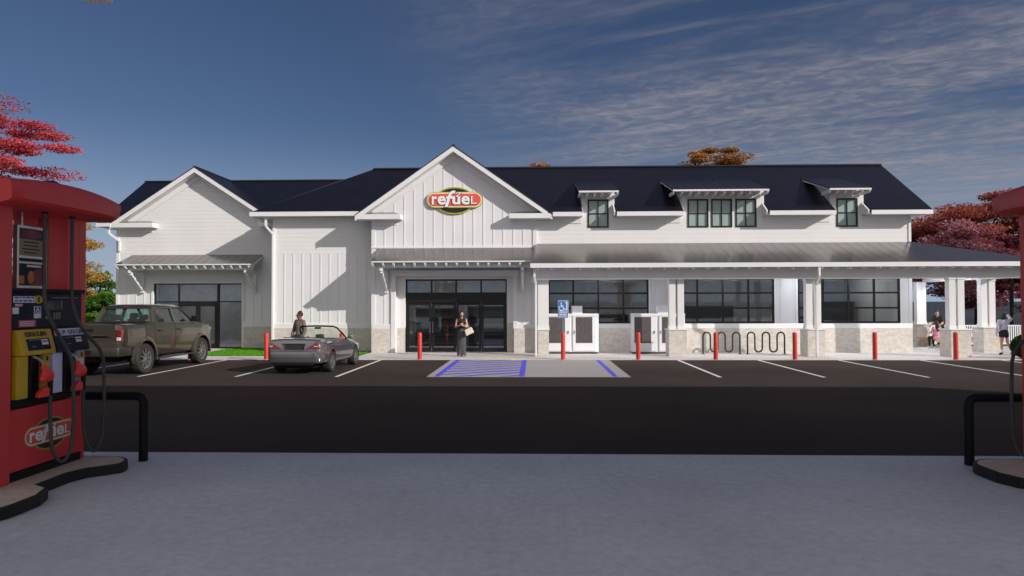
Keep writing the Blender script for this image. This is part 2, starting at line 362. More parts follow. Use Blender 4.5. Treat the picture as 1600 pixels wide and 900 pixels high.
    def lathe(s, prof, c=(0, 0, 0), n=24, ax='z', cap=True):
        def P(r, h, a):
            q = (r * math.cos(a), r * math.sin(a), h)
            if ax == 'x': q = (h, q[0], q[1])
            if ax == 'y': q = (q[0], h, q[1])
            return (q[0] + c[0], q[1] + c[1], q[2] + c[2])
        rings = [[P(r, h, 2 * math.pi * j / n) for j in range(n)] for r, h in prof]
        return s.loft(rings, cap)
    def xf(s, mtx): s.v = [tuple(mtx @ Vector(p)) for p in s.v]; return s
    def mesh(s, name, bevel=0, smooth=None, off=None, recalc=True, segs=2):
        me = bpy.data.meshes.new(name)
        vs = s.v if off is None else [(p[0] - off[0], p[1] - off[1], p[2] - off[2]) for p in s.v]
        me.from_pydata(vs, [], s.f)
        if recalc or bevel or smooth:
            bm = bmesh.new(); bm.from_mesh(me)
            if recalc: bmesh.ops.recalc_face_normals(bm, faces=bm.faces)
            if bevel:
                ed = [e for e in bm.edges if len(e.link_faces) == 2 and e.calc_face_angle(0) > 0.5]
                bmesh.ops.bevel(bm, geom=ed, offset=bevel, segments=segs, affect='EDGES', profile=0.5, clamp_overlap=True)
            if smooth:
                for f in bm.faces: f.smooth = True
                for e in bm.edges:
                    if len(e.link_faces) == 2 and e.calc_face_angle(0) > R(smooth): e.smooth = False
            bm.to_mesh(me); bm.free()
        return me
    def build(s, name, m, parent=None, bevel=0, smooth=None, off=None, recalc=True, segs=2):
        if name in SPLIT:
            parts = islands(s)
            if len(parts) > 1:
                for q in parts: o = q.build(name, m, parent, bevel, smooth, off, recalc, segs)
                return o
        me = s.mesh(name, bevel, smooth, off, recalc, segs)
        for q in (m if isinstance(m, (list, tuple)) else [m]): me.materials.append(M[q] if isinstance(q, str) else q)
        return link(name, me, parent)

SPLIT = {'brick_base', 'eave_return', 'return_roof', 'fascia', 'trim_board', 'soffit', 'lower_panel'}
def islands(mb):
    par = list(range(len(mb.v)))
    def find(a):
        while par[a] != a: par[a] = par[par[a]]; a = par[a]
        return a
    for f in mb.f:
        for k in f[1:]: par[find(k)] = find(f[0])
    out = {}
    for f in mb.f: out.setdefault(find(f[0]), []).append(f)
    res = []
    for fs in out.values():
        ids = sorted({k for f in fs for k in f}); mp = {k: n for n, k in enumerate(ids)}
        q = MB(); q.v = [mb.v[k] for k in ids]; q.f = [tuple(mp[k] for k in f) for f in fs]; res.append(q)
    return res
def link(name, me, parent=None):
    o = bpy.data.objects.new(name, me); C.objects.link(o)
    if parent is not None: o.parent = parent
    return o
def tag(o, label, cat, group=None):
    o['label'] = label; o['category'] = cat
    if group: o['group'] = group
    return o
def thing(name, label, cat, loc=(0, 0, 0), rz=0, group=None):
    o = bpy.data.objects.new(name, None); C.objects.link(o); o.location = loc; o.rotation_euler = (0, 0, rz); o.empty_display_size = 0.2
    return tag(o, label, cat, group)
def kind(o, k): o['kind'] = k; return o
def dup(o, label, loc=None, rz=None):
    def cp(q, par):
        c = q.copy(); C.objects.link(c); c.parent = par
        for ch in list(q.children): cp(ch, c)
        return c
    c = cp(o, None); c['label'] = label
    if loc is not None: c.location = loc
    if rz is not None: c.rotation_euler = (0, 0, rz)
    return c
def evaluated(mb_mesh, mods):
    o = bpy.data.objects.new('tmp', mb_mesh); C.objects.link(o)
    for t, kw in mods:
        md = o.modifiers.new(t, t)
        for k, v in kw.items(): setattr(md, k, v)
    dg = bpy.context.evaluated_depsgraph_get(); dg.update()
    me = bpy.data.meshes.new_from_object(o.evaluated_get(dg))
    bpy.data.objects.remove(o); return me
def boolean(me, cutter):
    co = bpy.data.objects.new('cut', cutter); C.objects.link(co)
    r = evaluated(me, [('BOOLEAN', dict(operation='DIFFERENCE', object=co, solver='EXACT'))])
    bpy.data.objects.remove(co); return r
def smooth_mesh(me, ang):
    bm = bmesh.new(); bm.from_mesh(me)
    for f in bm.faces: f.smooth = True
    for e in bm.edges:
        if len(e.link_faces) == 2 and e.calc_face_angle(0) > R(ang): e.smooth = False
    bm.to_mesh(me); bm.free()
def glyph(ch, bbox, thick, shear=0.0, off=0.0, depth0=0.0):
    """one character fitted into bbox=(x0,x1,z0,z1), standing in the XZ plane, front at -thick"""
    cu = bpy.data.curves.new('glyph', 'FONT'); cu.body = ch; cu.size = 1; cu.offset = off; cu.extrude = 0.5; cu.resolution_u = 5; cu.shear = shear
    o = bpy.data.objects.new('tmp', cu); C.objects.link(o)
    dg = bpy.context.evaluated_depsgraph_get(); dg.update()
    me = bpy.data.meshes.new_from_object(o.evaluated_get(dg)); bpy.data.objects.remove(o); bpy.data.curves.remove(cu)
    P = np.array([v.co[:] for v in me.vertices]); lo, hi = P.min(0), P.max(0)
    b = MB()
    X = bbox[0] + (P[:, 0] - lo[0]) / (hi[0] - lo[0]) * (bbox[1] - bbox[0])
    Z = bbox[2] + (P[:, 1] - lo[1]) / (hi[1] - lo[1]) * (bbox[3] - bbox[2])
    Y = -depth0 - (P[:, 2] + 0.5) * thick
    b.v = [(x, y, z) for x, y, z in zip(X, Y, Z)]; b.f = [tuple(p.vertices) for p in me.polygons]
    bpy.data.meshes.remove(me); return b

# ---------------------------------------------------------------- the ground
def sheet(name, m, x0, x1, y0, y1, z, k='structure'):
    b = MB(); b.add([(x0, y0, z), (x1, y0, z), (x1, y1, z), (x0, y1, z)], [(0, 1, 2, 3)])
    o = b.build(name, m, recalc=False); kind(o, k); return o
sheet('ground', 'ground', -3000, 3000, -3000, 3000, -0.03)
sheet('parking_lot', 'asphalt', -60, 60, -60, 26.55, -0.012)
sheet('forecourt_apron', 'concrete', -24, 34, -34, 10.13, -0.004)
b = MB()
b.prism([(-60, 26.55), (19, 26.55), (19, 26.9), (20.5, 28.3), (24, 28.6), (24, 34.75), (16, 34.75), (16, 30.4), (-7.2, 30.4), (-7.2, 28.3), (-60, 28.3)], 'z', -0.14, 0.0)
kind(b.build('walkway', 'walk'), 'structure')
b = MB()                                       # concrete path from the left shop door to the walkway
b.prism([(-17.6, 28.3), (-14.3, 28.3), (-14.6, 33.05), (-17.6, 33.05)], 'z', -0.1, 0.0)
kind(b.build('path', 'walk'), 'structure')
sheet('accessible_pad', 'pad', -3.2, 2.82, 20.45, 26.55, -0.004)
for x in (-14.85, -11.89, -8.93, -5.9, 5.42, 8.42, 11.4, 14.42, 17.4):
    sheet('stall_line', 'paint', x - 0.055, x + 0.055, 20.5, 26.5, -0.006)
def blue_mark():
    z = -0.0005
    b = MB(); b.add([(-2.99, 20.62, z), (-2.83, 20.62, z), (-2.83, 26.45, z), (-2.99, 26.45, z)], [(0, 1, 2, 3)])
    b.add([(-0.46, 20.62, z), (-0.30, 20.62, z), (-0.30, 26.45, z), (-0.46, 26.45, z)], [(0, 1, 2, 3)])
    x0, x1, rise, w = -2.83, -0.46, 1.45, 0.26
    def line(y):                                   # one slanted bar clipped to the aisle's front and back edge
        P = [(x0, y), (x1, y + rise), (x1, y + rise + w), (x0, y + w)]
        for lim, sg in ((20.62, 1), (26.45, -1)):
            Q = []
            for k in range(len(P)):
                a, c = P[k], P[(k + 1) % len(P)]; da, dc = (a[1] - lim) * sg, (c[1] - lim) * sg
                if da >= 0: Q.append(a)
                if da * dc < 0: t = da / (da - dc); Q.append((a[0] + (c[0] - a[0]) * t, lim))
            P = Q
            if not P: return
        b.add([(px, py, z + 0.001) for px, py in P], [tuple(range(len(P)))])
    y = 20.62 - 1.3
    while y < 26.4: line(y); y += 0.84
    kind(b.build('hatched_aisle_marking', 'blue', recalc=False), 'structure')
    kind(sheet('blue_stall_line', 'blue', 2.32, 2.46, 20.62, 26.45, -0.0005), 'structure')
blue_mark()
b = MB(); rng = random.Random(4)               # worn yellow warning text strip on the kerb: a row of raised domes
for i in range(26):
    for j in range(3):
        if rng.random() < 0.85: b.lathe([(0.026, 0.0), (0.022, 0.012), (0.012, 0.016)], (-1.92 + i * 0.062, 26.62 + j * 0.07, 0.001), 7)
b.box(-1.96, -0.32, 26.585, 26.80, 0.0005, 0.003)
kind(b.build('yellow_tactile_strip', 'yellow'), 'structure')

def lawn(name, poly, n, seed, h=0.05):
    b = MB(); b.add([(x, y, 0.006) for x, y in poly], [tuple(range(len(poly)))])
    b.build(name, 'lawn', recalc=False)['kind'] = 'structure'
    r = random.Random(seed); xs = [p[0] for p in poly]; ys = [p[1] for p in poly]
    def inside(x, y):
        c = False; j = len(poly) - 1
        for i in range(len(poly)):
            (xi, yi), (xj, yj) = poly[i], poly[j]
            if (yi > y) != (yj > y) and x < (xj - xi) * (y - yi) / (yj - yi) + xi: c = not c
            j = i
        return c
    g = MB(); t = []
    for i in range(n):
        x, y = r.uniform(min(xs), max(xs)), r.uniform(min(ys), max(ys))
        if not inside(x, y): continue
        a = r.uniform(0, 6.28); w = 0.018; hh = h * r.uniform(0.6, 1.4); dx, dy = math.cos(a) * w, math.sin(a) * w
        g.add([(x - dx, y - dy, 0.005), (x + dx, y + dy, 0.005), (x + r.uniform(-.03, .03), y + r.uniform(-.03, .03), hh)], [(0, 1, 2)]); t.append(r.random())
    leafy(g, t, 3, 'grass', LEAF['grass'])['kind'] = 'stuff'
LEAF = dict(
    grass=mat_leaf('grass_blades', [(0.07, 0.24, 0.015), (0.12, 0.36, 0.02), (0.18, 0.46, 0.04)]),
    crimson=mat_leaf('crimson_leaves', [(0.24, 0.025, 0.04), (0.52, 0.065, 0.085), (0.70, 0.16, 0.17)]),
    gold=mat_leaf('golden_leaves', [(0.24, 0.12, 0.03), (0.46, 0.28, 0.07), (0.58, 0.40, 0.14)]),
    orange=mat_leaf('orange_leaves', [(0.22, 0.09, 0.03), (0.42, 0.20, 0.06), (0.58, 0.33, 0.13)]),
    green=mat_leaf('green_leaves', [(0.05, 0.11, 0.015), (0.09, 0.19, 0.03), (0.15, 0.28, 0.05)]),
    pink=mat_leaf('pink_blossom', [(0.26, 0.07, 0.09), (0.50, 0.22, 0.25), (0.68, 0.38, 0.42)]),
    rust=mat_leaf('rust_leaves', [(0.20, 0.045, 0.04), (0.42, 0.115, 0.085), (0.56, 0.22, 0.165)]),
    maroon=mat_leaf('maroon_leaves', [(0.16, 0.04, 0.055), (0.32, 0.095, 0.12), (0.46, 0.18, 0.20)]),
    box=mat_leaf('boxwood_leaves', [(0.012, 0.035, 0.010), (0.025, 0.065, 0.014), (0.045, 0.10, 0.02)]),
)
def leafy(mb, tints, nv, name, m, parent=None):
    me = mb.mesh(name, recalc=False)
    at = me.attributes.new('tint', 'FLOAT', 'POINT')
    at.data.foreach_set('value', np.repeat(np.array(tints, dtype=np.float32), nv)[:len(me.vertices)])
    me.materials.append(m); return link(name, me, parent)
lawn('lawn', [(-40, 28.3), (-17.6, 28.3), (-17.6, 32.95), (-40, 32.95)], 9000, 1)
lawn('lawn', [(-14.25, 28.3), (-7.25, 28.3), (-7.25, 30.9), (-12.0, 30.9), (-12.0, 32.95), (-14.55, 32.95)], 16000, 2)
lawn('lawn', [(16.4, 35.3), (24, 35.3), (24, 48), (16.4, 48)], 9000, 3, 0.08)
lawn('lawn', [(19.0, 26.9), (20.6, 28.2), (30, 28.5), (30, 26.6), (19.0, 26.6)], 6000, 5)

# ---------------------------------------------------------------- the shop building
BO = (-2.0, 34.0, 0.0)
bld = thing('store_building', 'white gabled shop with board-and-batten walls, dark metal roof, brick base and long front porch', 'building', BO)
def P(mb, name, m, parent=None, **k):
    o = mb.build(name, m, parent or bld, off=BO, **k); return o

def wall_cells(b, x0, x1, z0, z1, y0, y1, holes):
    xs = sorted({x0, x1} | {min(max(h[i], x0), x1) for h in holes for i in (0, 1)}); zs = sorted({z0, z1} | {min(max(h[i], z0), z1) for h in holes for i in (2, 3)})
    for i in range(len(xs) - 1):
        j = 0
        while j < len(zs) - 1:
            def hole(j): cx, cz = (xs[i] + xs[i + 1]) / 2, (zs[j] + zs[j + 1]) / 2; return any(h[0] < cx < h[1] and h[2] < cz < h[3] for h in holes)
            if hole(j): j += 1; continue
            k = j
            while k + 1 < len(zs) - 1 and not hole(k + 1): k += 1
            b.box(xs[i], xs[i + 1], y0, y1, zs[j], zs[k + 1]); j = k + 1
def battens(b, x0, x1, z0, z1, y, step=0.43, holes=(), top=None):
    n = max(1, round((x1 - x0) / step)); d = (x1 - x0) / n
    for i in range(n + 1):
        x = x0 + i * d; segs = [(z0, top(x) if top else z1)]
        for h in holes:
            if h[0] - 0.03 < x < h[1] + 0.03:
                segs = [q for s in segs for q in ((s[0], min(s[1], h[2])), (max(s[0], h[3]), s[1])) if q[1] - q[0] > 0.05]
        for s in segs: b.box(x - 0.024, x + 0.024, y - 0.016, y + 0.005, s[0], s[1])
BR = 1.05      # top of the brick base
# --- entrance block
BY, BX0, BX1 = 30.2, -7.12, 0.09
DO = (-6.1, -0.89, 0, 3.33)
def gz(x, xc=-3.48, pk=8.80, s=0.70): return pk - 0.02 - abs(x - xc) * s
b = MB(); wall_cells(b, BX0, BX1, BR + 0.2, 4.5, BY, BY + 0.25, [DO]); battens(b, BX0 + 0.13, BX1 - 0.13, BR + 0.2, 4.5, BY, 0.44, [(DO[0] - 0.16, DO[1] + 0.16, 0, DO[3] + 0.3)])
b.prism([(BX0, 4.5), (BX1, 4.5), (BX1, 6.02), (BX1 - 0.05, gz(BX1)), (-3.48, gz(-3.48)), (BX0 + 0.05, gz(BX0)), (BX0, 6.02)], 'y', BY, BY + 0.25)
battens(b, BX0 + 0.13, BX1 - 0.13, 4.64, 6, BY, 0.43, top=lambda x: gz(x) - 0.40)
for x0, x1 in ((BX0, BX0 + 0.14), (BX1 - 0.14, BX1)): b.box(x0 - 0.012, x1 + 0.012, BY - 0.034, BY + 0.1, BR + 0.2, 6.0)
P(b, 'wall', 'panel')
b = MB(); b.box(BX0 - 0.02, BX1 + 0.06, BY - 0.05, BY, 4.56, 4.65); b.box(BX0, DO[0] - 0.16, BY - 0.045, BY, BR, BR + 0.2); b.box(DO[1] + 0.16, BX1, BY - 0.045, BY, BR, BR + 0.2)
P(b, 'trim_board', 'trim', bevel=0.006)
b = MB(); b.box(BX0, DO[0], BY - 0.06, BY + 0.25, -0.05, BR); b.box(DO[1], BX1, BY - 0.06, BY + 0.25, -0.05, BR)
b.box(BX0, BX0 + 0.25, BY + 0.25, 31.02, -0.05, BR)
P(b, 'brick_base', 'brick')
# door surround and recess
b = MB()
b.box(DO[0] - 0.16, DO[0] + 0.03, BY - 0.07, BY + 0.5, BR + 0.21, 3.49); b.box(DO[1] - 0.03, DO[1] + 0.16, BY - 0.07, BY + 0.5, BR + 0.21, 3.49)
b.box(DO[0] - 0.16, DO[0] + 0.03, BY - 0.075, BY + 0.5, 0.0, BR + 0.205)
b.box(DO[1] - 0.03, DO[1] + 0.16, BY - 0.066, BY + 0.3, BR, BR + 0.205); b.box(DO[0] + 0.03, DO[1] - 0.03, BY - 0.07, BY + 0.5, 3.33, 3.49); b.box(DO[0] - 0.2, DO[1] + 0.2, BY - 0.1, BY, 3.494, 3.60)
b.box(DO[0] + 0.03, -5.70, BY + 0.30, BY + 0.5, 0.0, 3.33); b.box(-1.21, DO[1] - 0.03, BY + 0.30, BY + 0.5, BR + 0.21, 3.33); b.box(-5.70, -1.21, BY + 0.30, BY + 0.5, 3.22, 3.33)
P(b, 'door_surround', 'trim', bevel=0.006)
b = MB(); b.box(-1.21, DO[1] - 0.0, BY + 0.29, BY + 0.5, -0.05, BR + 0.2); P(b, 'brick_base', 'brick')
b = MB(); b.box(DO[0] + 0.031, -5.70, BY + 0.28, BY + 0.5, -0.05, BR + 0.02); P(b, 'brick_base', 'brick')
def entrance():
    y = BY + 0.40
    f = MB(); X = [-5.69, -4.55, -3.46, -2.35, -1.22]
    for i, x in enumerate(X): f.box(x - (0.0 if i == 0 else 0.035), x + (0.0 if i == 4 else 0.035), y, y + 0.12, 2.62, 3.19)
    f.box(X[0], X[4], y - 0.001, y + 0.12, 3.15, 3.215); f.box(X[0], X[4], y - 0.05, y + 0.14, 2.19, 2.63)
    f.box(X[0], X[0] + 0.05, y - 0.002, y + 0.12, 0, 3.2); f.box(X[4] - 0.05, X[4], y - 0.002, y + 0.12, 0, 3.2)
    fr = P(f, 'entrance_frame', 'frame')
    g = MB(); g.box(X[0] + 0.05, X[4] - 0.05, y + 0.05, y + 0.065, 2.63, 3.15); P(g, 'pane', 'glass', fr)
    for i in range(4):
        d = MB(); x0, x1 = X[i] + (0.05 if i == 0 else 0.008), X[i + 1] - (0.05 if i == 3 else 0.008)
        yy = y + (0.0 if i in (0, 3) else 0.045)
        d.box(x0, x0 + 0.10, yy, yy + 0.05, 0.02, 2.19); d.box(x1 - 0.10, x1, yy, yy + 0.05, 0.02, 2.19)
        d.box(x0 + 0.1, x1 - 0.1, yy, yy + 0.05, 0.02, 0.20); d.box(x0 + 0.1, x1 - 0.1, yy, yy + 0.05, 2.07, 2.19)
        dr = P(d, 'sliding_door', 'frame', bevel=0.004)
        g = MB(); g.box(x0 + 0.1, x1 - 0.1, yy + 0.018, yy + 0.03, 0.20, 2.07); P(g, 'pane', 'glass', dr)
        if i in (0, 1):
            h = MB(); hx = x1 - 0.05 if i == 0 else x0 + 0.05
            h.cyl((hx, yy - 0.05, 0.85), (hx, yy - 0.05, 1.35), 0.014, n=8); h.cyl((hx, yy - 0.05, 0.88), (hx, yy, 0.88), 0.01, n=6); h.cyl((hx, yy - 0.05, 1.32), (hx, yy, 1.32), 0.01, n=6)
            P(h, 'handle', 'steel', dr, smooth=40)
entrance()
# --- middle wall
MY, MX0, MX1 = 31.0, -11.82, -7.12
b = MB(); b.box(MX0, MX1, MY, MY + 0.25, 4.5, 6.12); b.box(MX0, MX0 + 0.25, MY + 0.25, 33.2, 4.5, 6.3); P(b, 'wall', 'siding')
b = MB(); b.box(MX0, MX1, MY, MY + 0.25, BR, 4.42); battens(b, MX0 + 0.13, MX1 - 0.04, BR + 0.2, 4.42, MY, 0.43); b.box(MX0, MX0 + 0.25, MY + 0.25, 33.2, BR, 4.42); P(b, 'wall', 'panel')
b = MB(); b.box(MX0 - 0.004, MX1, MY - 0.004, MY + 0.2, 4.42, 4.50); b.box(MX0 - 0.02, MX1, MY - 0.045, MY, BR, BR + 0.2); b.box(MX0 - 0.025, MX0 + 0.12, MY - 0.034, MY + 0.1, BR + 0.2, 6.1)
b.box(MX0 - 0.03, MX0, MY - 0.034, MY + 0.12, BR + 0.2, 6.1); b.box(MX0 + 0.12, MX1, MY - 0.03, MY, 5.86, 6.05)
P(b, 'trim_board', 'trim', bevel=0.005)
b = MB(); b.box(MX0, MX1, MY - 0.06, MY + 0.25, -0.05, BR); b.box(MX0, MX0 + 0.25, MY + 0.25, 33.2, -0.05, BR); P(b, 'brick_base', 'brick')
# --- left wing front
LY, LX0, LX1 = 33.1, -20.28, -11.82
SO = (-18.46, -14.11, 0, 3.14)
def lz(x): return 8.54 - abs(x + 16.24) * 0.655
b = MB(); b.prism([(LX0, 4.5), (LX1, 4.5), (LX1, 5.66), (-12.15, 5.87), (-16.24, 8.53), (LX0, 5.88)], 'y', LY, LY + 0.25)
b.box(LX0, LX0 + 0.25, LY + 0.25, 40.2, 1.05, 6.3); P(b, 'wall', 'siding')
b = MB(); wall_cells(b, LX0, LX1, BR, 4.42, LY, LY + 0.25, [SO]); battens(b, LX0 + 0.13, LX1 - 0.1, BR + 0.2, 4.42, LY, 0.42, [(SO[0] - 0.1, SO[1] + 0.1, 0, SO[3] + 0.12)]); P(b, 'wall', 'panel')
b = MB(); b.box(LX0 - 0.004, LX1, LY - 0.004, LY, 4.42, 4.50); b.box(LX0, SO[0] - 0.1, LY - 0.045, LY, BR, BR + 0.2); b.box(SO[1] + 0.1, LX1, LY - 0.045, LY, BR, BR + 0.2)
b.box(LX0 - 0.025, LX0 + 0.12, LY - 0.034, LY + 0.1, BR + 0.2, 5.86)
b.box(SO[0] - 0.1, SO[0], LY - 0.05, LY, 0, SO[3] + 0.1); b.box(SO[1], SO[1] + 0.1, LY - 0.05, LY, 0, SO[3] + 0.1); b.box(SO[0], SO[1], LY - 0.05, LY, SO[3], SO[3] + 0.1)
P(b, 'trim_board', 'trim', bevel=0.005)
b = MB(); b.box(LX0, SO[0] - 0.1, LY - 0.06, LY + 0.25, -0.05, BR); b.box(SO[1] + 0.1, LX1, LY - 0.06, LY + 0.25, -0.05, BR); b.box(LX0, LX0 + 0.25, LY + 0.25, 40.2, -0.05, BR); P(b, 'brick_base', 'brick')
def storefront():
    y = LY + 0.06; x0, x1 = SO[0], SO[1]; f = MB(); w = 0.05
    a, c = -17.26, -15.31; z = 2.25
    f.box(x0, x1, y, y + 0.1, 3.08, 3.14); f.box(x0, x1, y - 0.001, y + 0.1, 0.0, 0.06)
    f.box(x0, x0 + w, y - 0.002, y + 0.1, 0, 3.14); f.box(x1 - w, x1, y - 0.002, y + 0.1, 0, 3.14)
    f.box(a - w / 2, a + w / 2, y - 0.003, y + 0.1, 0, 3.1); f.box(c - w, c + w, y - 0.003, y + 0.1, 0, 3.1)
    f.box(x0, a, y - 0.004, y + 0.1, z - 0.03, z + 0.03); f.box(a, c, y - 0.004, y + 0.1, z - 0.1, z + 0.03); f.box(c, x1, y - 0.004, y + 0.1, z - 0.03, z + 0.03)
    fr = P(f, 'storefront_frame', 'frame')
    g = MB(); g.box(x0 + w, x1 - w, y + 0.05, y + 0.06, 0.06, 3.08); P(g, 'pane', 'glass', fr)
    mid = (a + c) / 2
    for i, (p, q) in enumerate(((a + 0.03, mid - 0.01), (mid + 0.01, c - 0.055))):
        d = MB(); yy = y - 0.03; s = 0.10
        d.box(p, p + s, yy, yy + 0.06, 0.03, z - 0.1); d.box(q - s, q, yy, yy + 0.06, 0.03, z - 0.1); d.box(p + s, q - s, yy, yy + 0.06, 0.03, 0.24); d.box(p + s, q - s, yy, yy + 0.06, z - 0.22, z - 0.1)
        dr = P(d, 'shop_door', 'frame', bevel=0.004)
        h = MB(); hx = q - 0.05 if i == 0 else p + 0.05; h.cyl((hx, yy - 0.05, 0.9), (hx, yy - 0.05, 1.3), 0.014, n=8); h.cyl((hx, yy - 0.05, 0.93), (hx, yy, 0.93), 0.01, n=6); h.cyl((hx, yy - 0.05, 1.27), (hx, yy, 1.27), 0.01, n=6)
        P(h, 'handle', 'steel', dr)
storefront()
# --- main wing front wall (porch back wall below, siding above)
NY, NX0, NX1 = 30.3, 0.09, 16.15
WIN = [(0.60, 4.95, 1.27, 3.22), (5.95, 10.33, 1.27, 3.22), (11.33, 15.66, 1.27, 3.22)]
DW = [(2.33, 3.24, 5.43, 6.66), (6.65, 7.55, 5.42, 6.65), (7.67, 8.57, 5.42, 6.65), (8.71, 9.61, 5.42, 6.65), (13.02, 13.92, 5.41, 6.64)]
DORM = [(2.06, 3.50, 1.90, 3.58, 6.93), (6.36, 9.94, 5.86, 9.87, 6.95), (12.74, 14.18, 12.38, 14.10, 6.96)]   # wall x0,x1, roof x0,x1, roof front z
b = MB(); wall_cells(b, NX0, NX1, 4.3, 6.05, NY, NY + 0.22, DW)
for d in DORM: wall_cells(b, d[0], d[1], 6.05, 7.12, NY, NY + 0.22, DW)
P(b, 'wall', 'siding')
b = MB(); wall_cells(b, NX0, NX1, BR, 4.3, NY, NY + 0.22, WIN); battens(b, NX0 + 0.2, NX1 - 0.1, BR + 0.2, 4.3, NY, 0.55, [(w[0] - 0.08, w[1] + 0.08, 0, 4.4) for w in WIN])
P(b, 'wall', 'panel')
b = MB(); b.box(NX0, NX1 + 0.02, NY - 0.045, NY, BR, BR + 0.2)
for i, w in enumerate(WIN):
    b.box(w[0] - 0.09, w[0], NY - 0.04, NY, BR + 0.2, 3.4); b.box(w[1], w[1] + 0.09, NY - 0.04, NY, BR + 0.2, 3.4)
b.box(NX1 - 0.12, NX1 + 0.02, NY - 0.035, NY + 0.1, BR + 0.2, 4.6); b.box(NX1 - 0.10, NX1 + 0.015, NY - 0.03, NY + 0.1, 4.75, 6.05)
for x0, x1 in ((0.12, DORM[0][0]), (DORM[0][1], DORM[1][0]), (DORM[1][1], DORM[2][0]), (DORM[2][1], 16.04)): b.box(x0, x1, NY - 0.03, NY, 5.62, 5.90)
P(b, 'trim_board', 'trim', bevel=0.005)
b = MB(); b.box(NX0, NX1, NY - 0.06, NY + 0.22, -0.05, BR); b.box(NX1 - 0.25, NX1, NY + 0.22, 38, -0.05, BR); P(b, 'brick_base', 'brick')
b = MB(); b.prism([(30.52, 1.05), (38, 1.05), (38, 6.1), (34, 8.72), (30.52, 6.45)], 'x', NX1 - 0.22, NX1); P(b, 'wall', 'siding')
b = MB(); b.box(-12, NX1, 37.8, 38, 0, 6.2); b.box(LX0, -7.5, 40, 40.2, 0, 6.2); b.box(-7.7, -7.5, 38, 40, 0, 6.2)
b.prism([(33.35, 6.3), (40.2, 6.3), (36.7, 8.6)], 'x', LX0 + 0.02, LX0 + 0.2); P(b, 'wall', 'siding')
def window(w, cols, rows, y, name='window', fw=0.055, mw=0.04, pane='glass'):
    x0, x1, z0, z1 = w; f = MB()
    f.box(x0, x1, y, y + 0.1, z0, z0 + fw); f.box(x0, x1, y, y + 0.1, z1 - fw, z1); f.box(x0, x0 + fw, y + 0.001, y + 0.1, z0 + fw, z1 - fw); f.box(x1 - fw, x1, y + 0.001, y + 0.1, z0 + fw, z1 - fw)
    for i in range(1, cols): x = x0 + (x1 - x0) * i / cols; f.box(x - mw / 2, x + mw / 2, y + 0.012, y + 0.09, z0 + fw, z1 - fw)
    for i in range(1, rows): z = z0 + (z1 - z0) * i / rows; f.box(x0 + fw, x1 - fw, y + 0.016, y + 0.088, z - mw / 2, z + mw / 2)
    fr = P(f, name, 'frame')
    g = MB(); g.box(x0 + fw, x1 - fw, y + 0.05, y + 0.06, z0 + fw, z1 - fw); P(g, 'pane', pane, fr); return fr
for w in WIN: window(w, 4, 3, NY - 0.035, 'window', 0.07, 0.075)
for w in DW:
    fr = window(w, 2, 2, NY - 0.03, 'window', 0.06, 0.035, pane='clear')
    g = MB(); g.box(w[0] + 0.02, w[1] - 0.02, NY + 0.034, NY + 0.044, w[2] + 0.02, w[3] - 0.02); P(g, 'blind', 'blind', fr)

# --- roofs
def ribs(b, x0, x1, pa, pb, step, h=0.004, w=0.014, clip=None):
    """standing seams from eave point pa=(y,z) to ridge pb=(y,z), between x0 and x1"""
    n = int((x1 - x0) / step)
    for i in range(n + 1):
        x = x0 + (i + 0.5) * (x1 - x0) / (n + 1)
        a, c = pa, pb
        if clip:
            q = clip(x)
            if q is None: continue
            a, c = q
        b.add([(x - w / 2, a[0], a[1]), (x + w / 2, a[0], a[1]), (x + w / 2, c[0], c[1]), (x - w / 2, c[0], c[1]), (x - w / 2, a[0], a[1] + h), (x + w / 2, a[0], a[1] + h), (x + w / 2, c[0], c[1] + h), (x - w / 2, c[0], c[1] + h)],
              [(0, 3, 2, 1), (4, 5, 6, 7), (0, 1, 5, 4), (1, 2, 6, 5), (2, 3, 7, 6), (3, 0, 4, 7)])
EY, EZ, RY, RZ = 29.7, 6.06, 34.0, 8.80
SL = (RZ - EZ) / (RY - EY)
def slab(b, pts, t=0.05): b.add(list(pts) + [(p[0], p[1], p[2] - t) for p in pts], [tuple(range(len(pts))), tuple(range(2 * len(pts) - 1, len(pts) - 1, -1))] + [(i, (i + 1) % len(pts), len(pts) + (i + 1) % len(pts), len(pts) + i) for i in range(len(pts))])
DYB = {}
b = MB(); cuts = [0.3]; XR = 16.75
segs = [(-3.48, 0.72, True)]
x = 0.72
for d in DORM: segs += [(x, d[0], False), (d[0], d[1], True)]; x = d[1]
segs.append((x, XR, False))
for x0, x1, dm in segs:
    if dm:
        yb = 30.5 if x0 < 0 else 32.3; za = EZ + SL * (yb - EY)
        slab(b, [(x0, yb, za), (x1, yb, za), (x1, RY, RZ), (x0, RY, RZ)]); ribs(b, x0, x1, (yb, za), (RY, RZ), 0.46)
    else:
        slab(b, [(x0, EY - 0.03, EZ), (x1, EY - 0.03, EZ), (x1, RY, RZ), (x0, RY, RZ)]); ribs(b, x0, x1, (EY - 0.02, EZ), (RY, RZ), 0.46)
za = EZ + SL * 0.8; slab(b, [(0.72, EY - 0.03, EZ), (0.72, 30.5, za), (-0.15, 30.5, za), (0.60, EY - 0.03, EZ)])
slab(b, [(-12.6, 38.5, 6.06), (XR, 38.5, 6.06), (XR, RY, RZ), (-7.93, RY, RZ)])
b.box(-7.93, XR, RY - 0.1, RY + 0.1, RZ - 0.03, RZ + 0.035)
P(b, 'roof', 'roof')
b = MB(); HC = (-12.6, 30.47, 6.24)           # hipped middle roof
slab(b, [HC, (-3.6, 30.47, 6.24), (-3.6, RY, RZ - 0.01), (-7.93, RY, RZ - 0.01)])
slab(b, [(-12.6, 38.5, 6.06), HC, (-7.93, RY, RZ)])
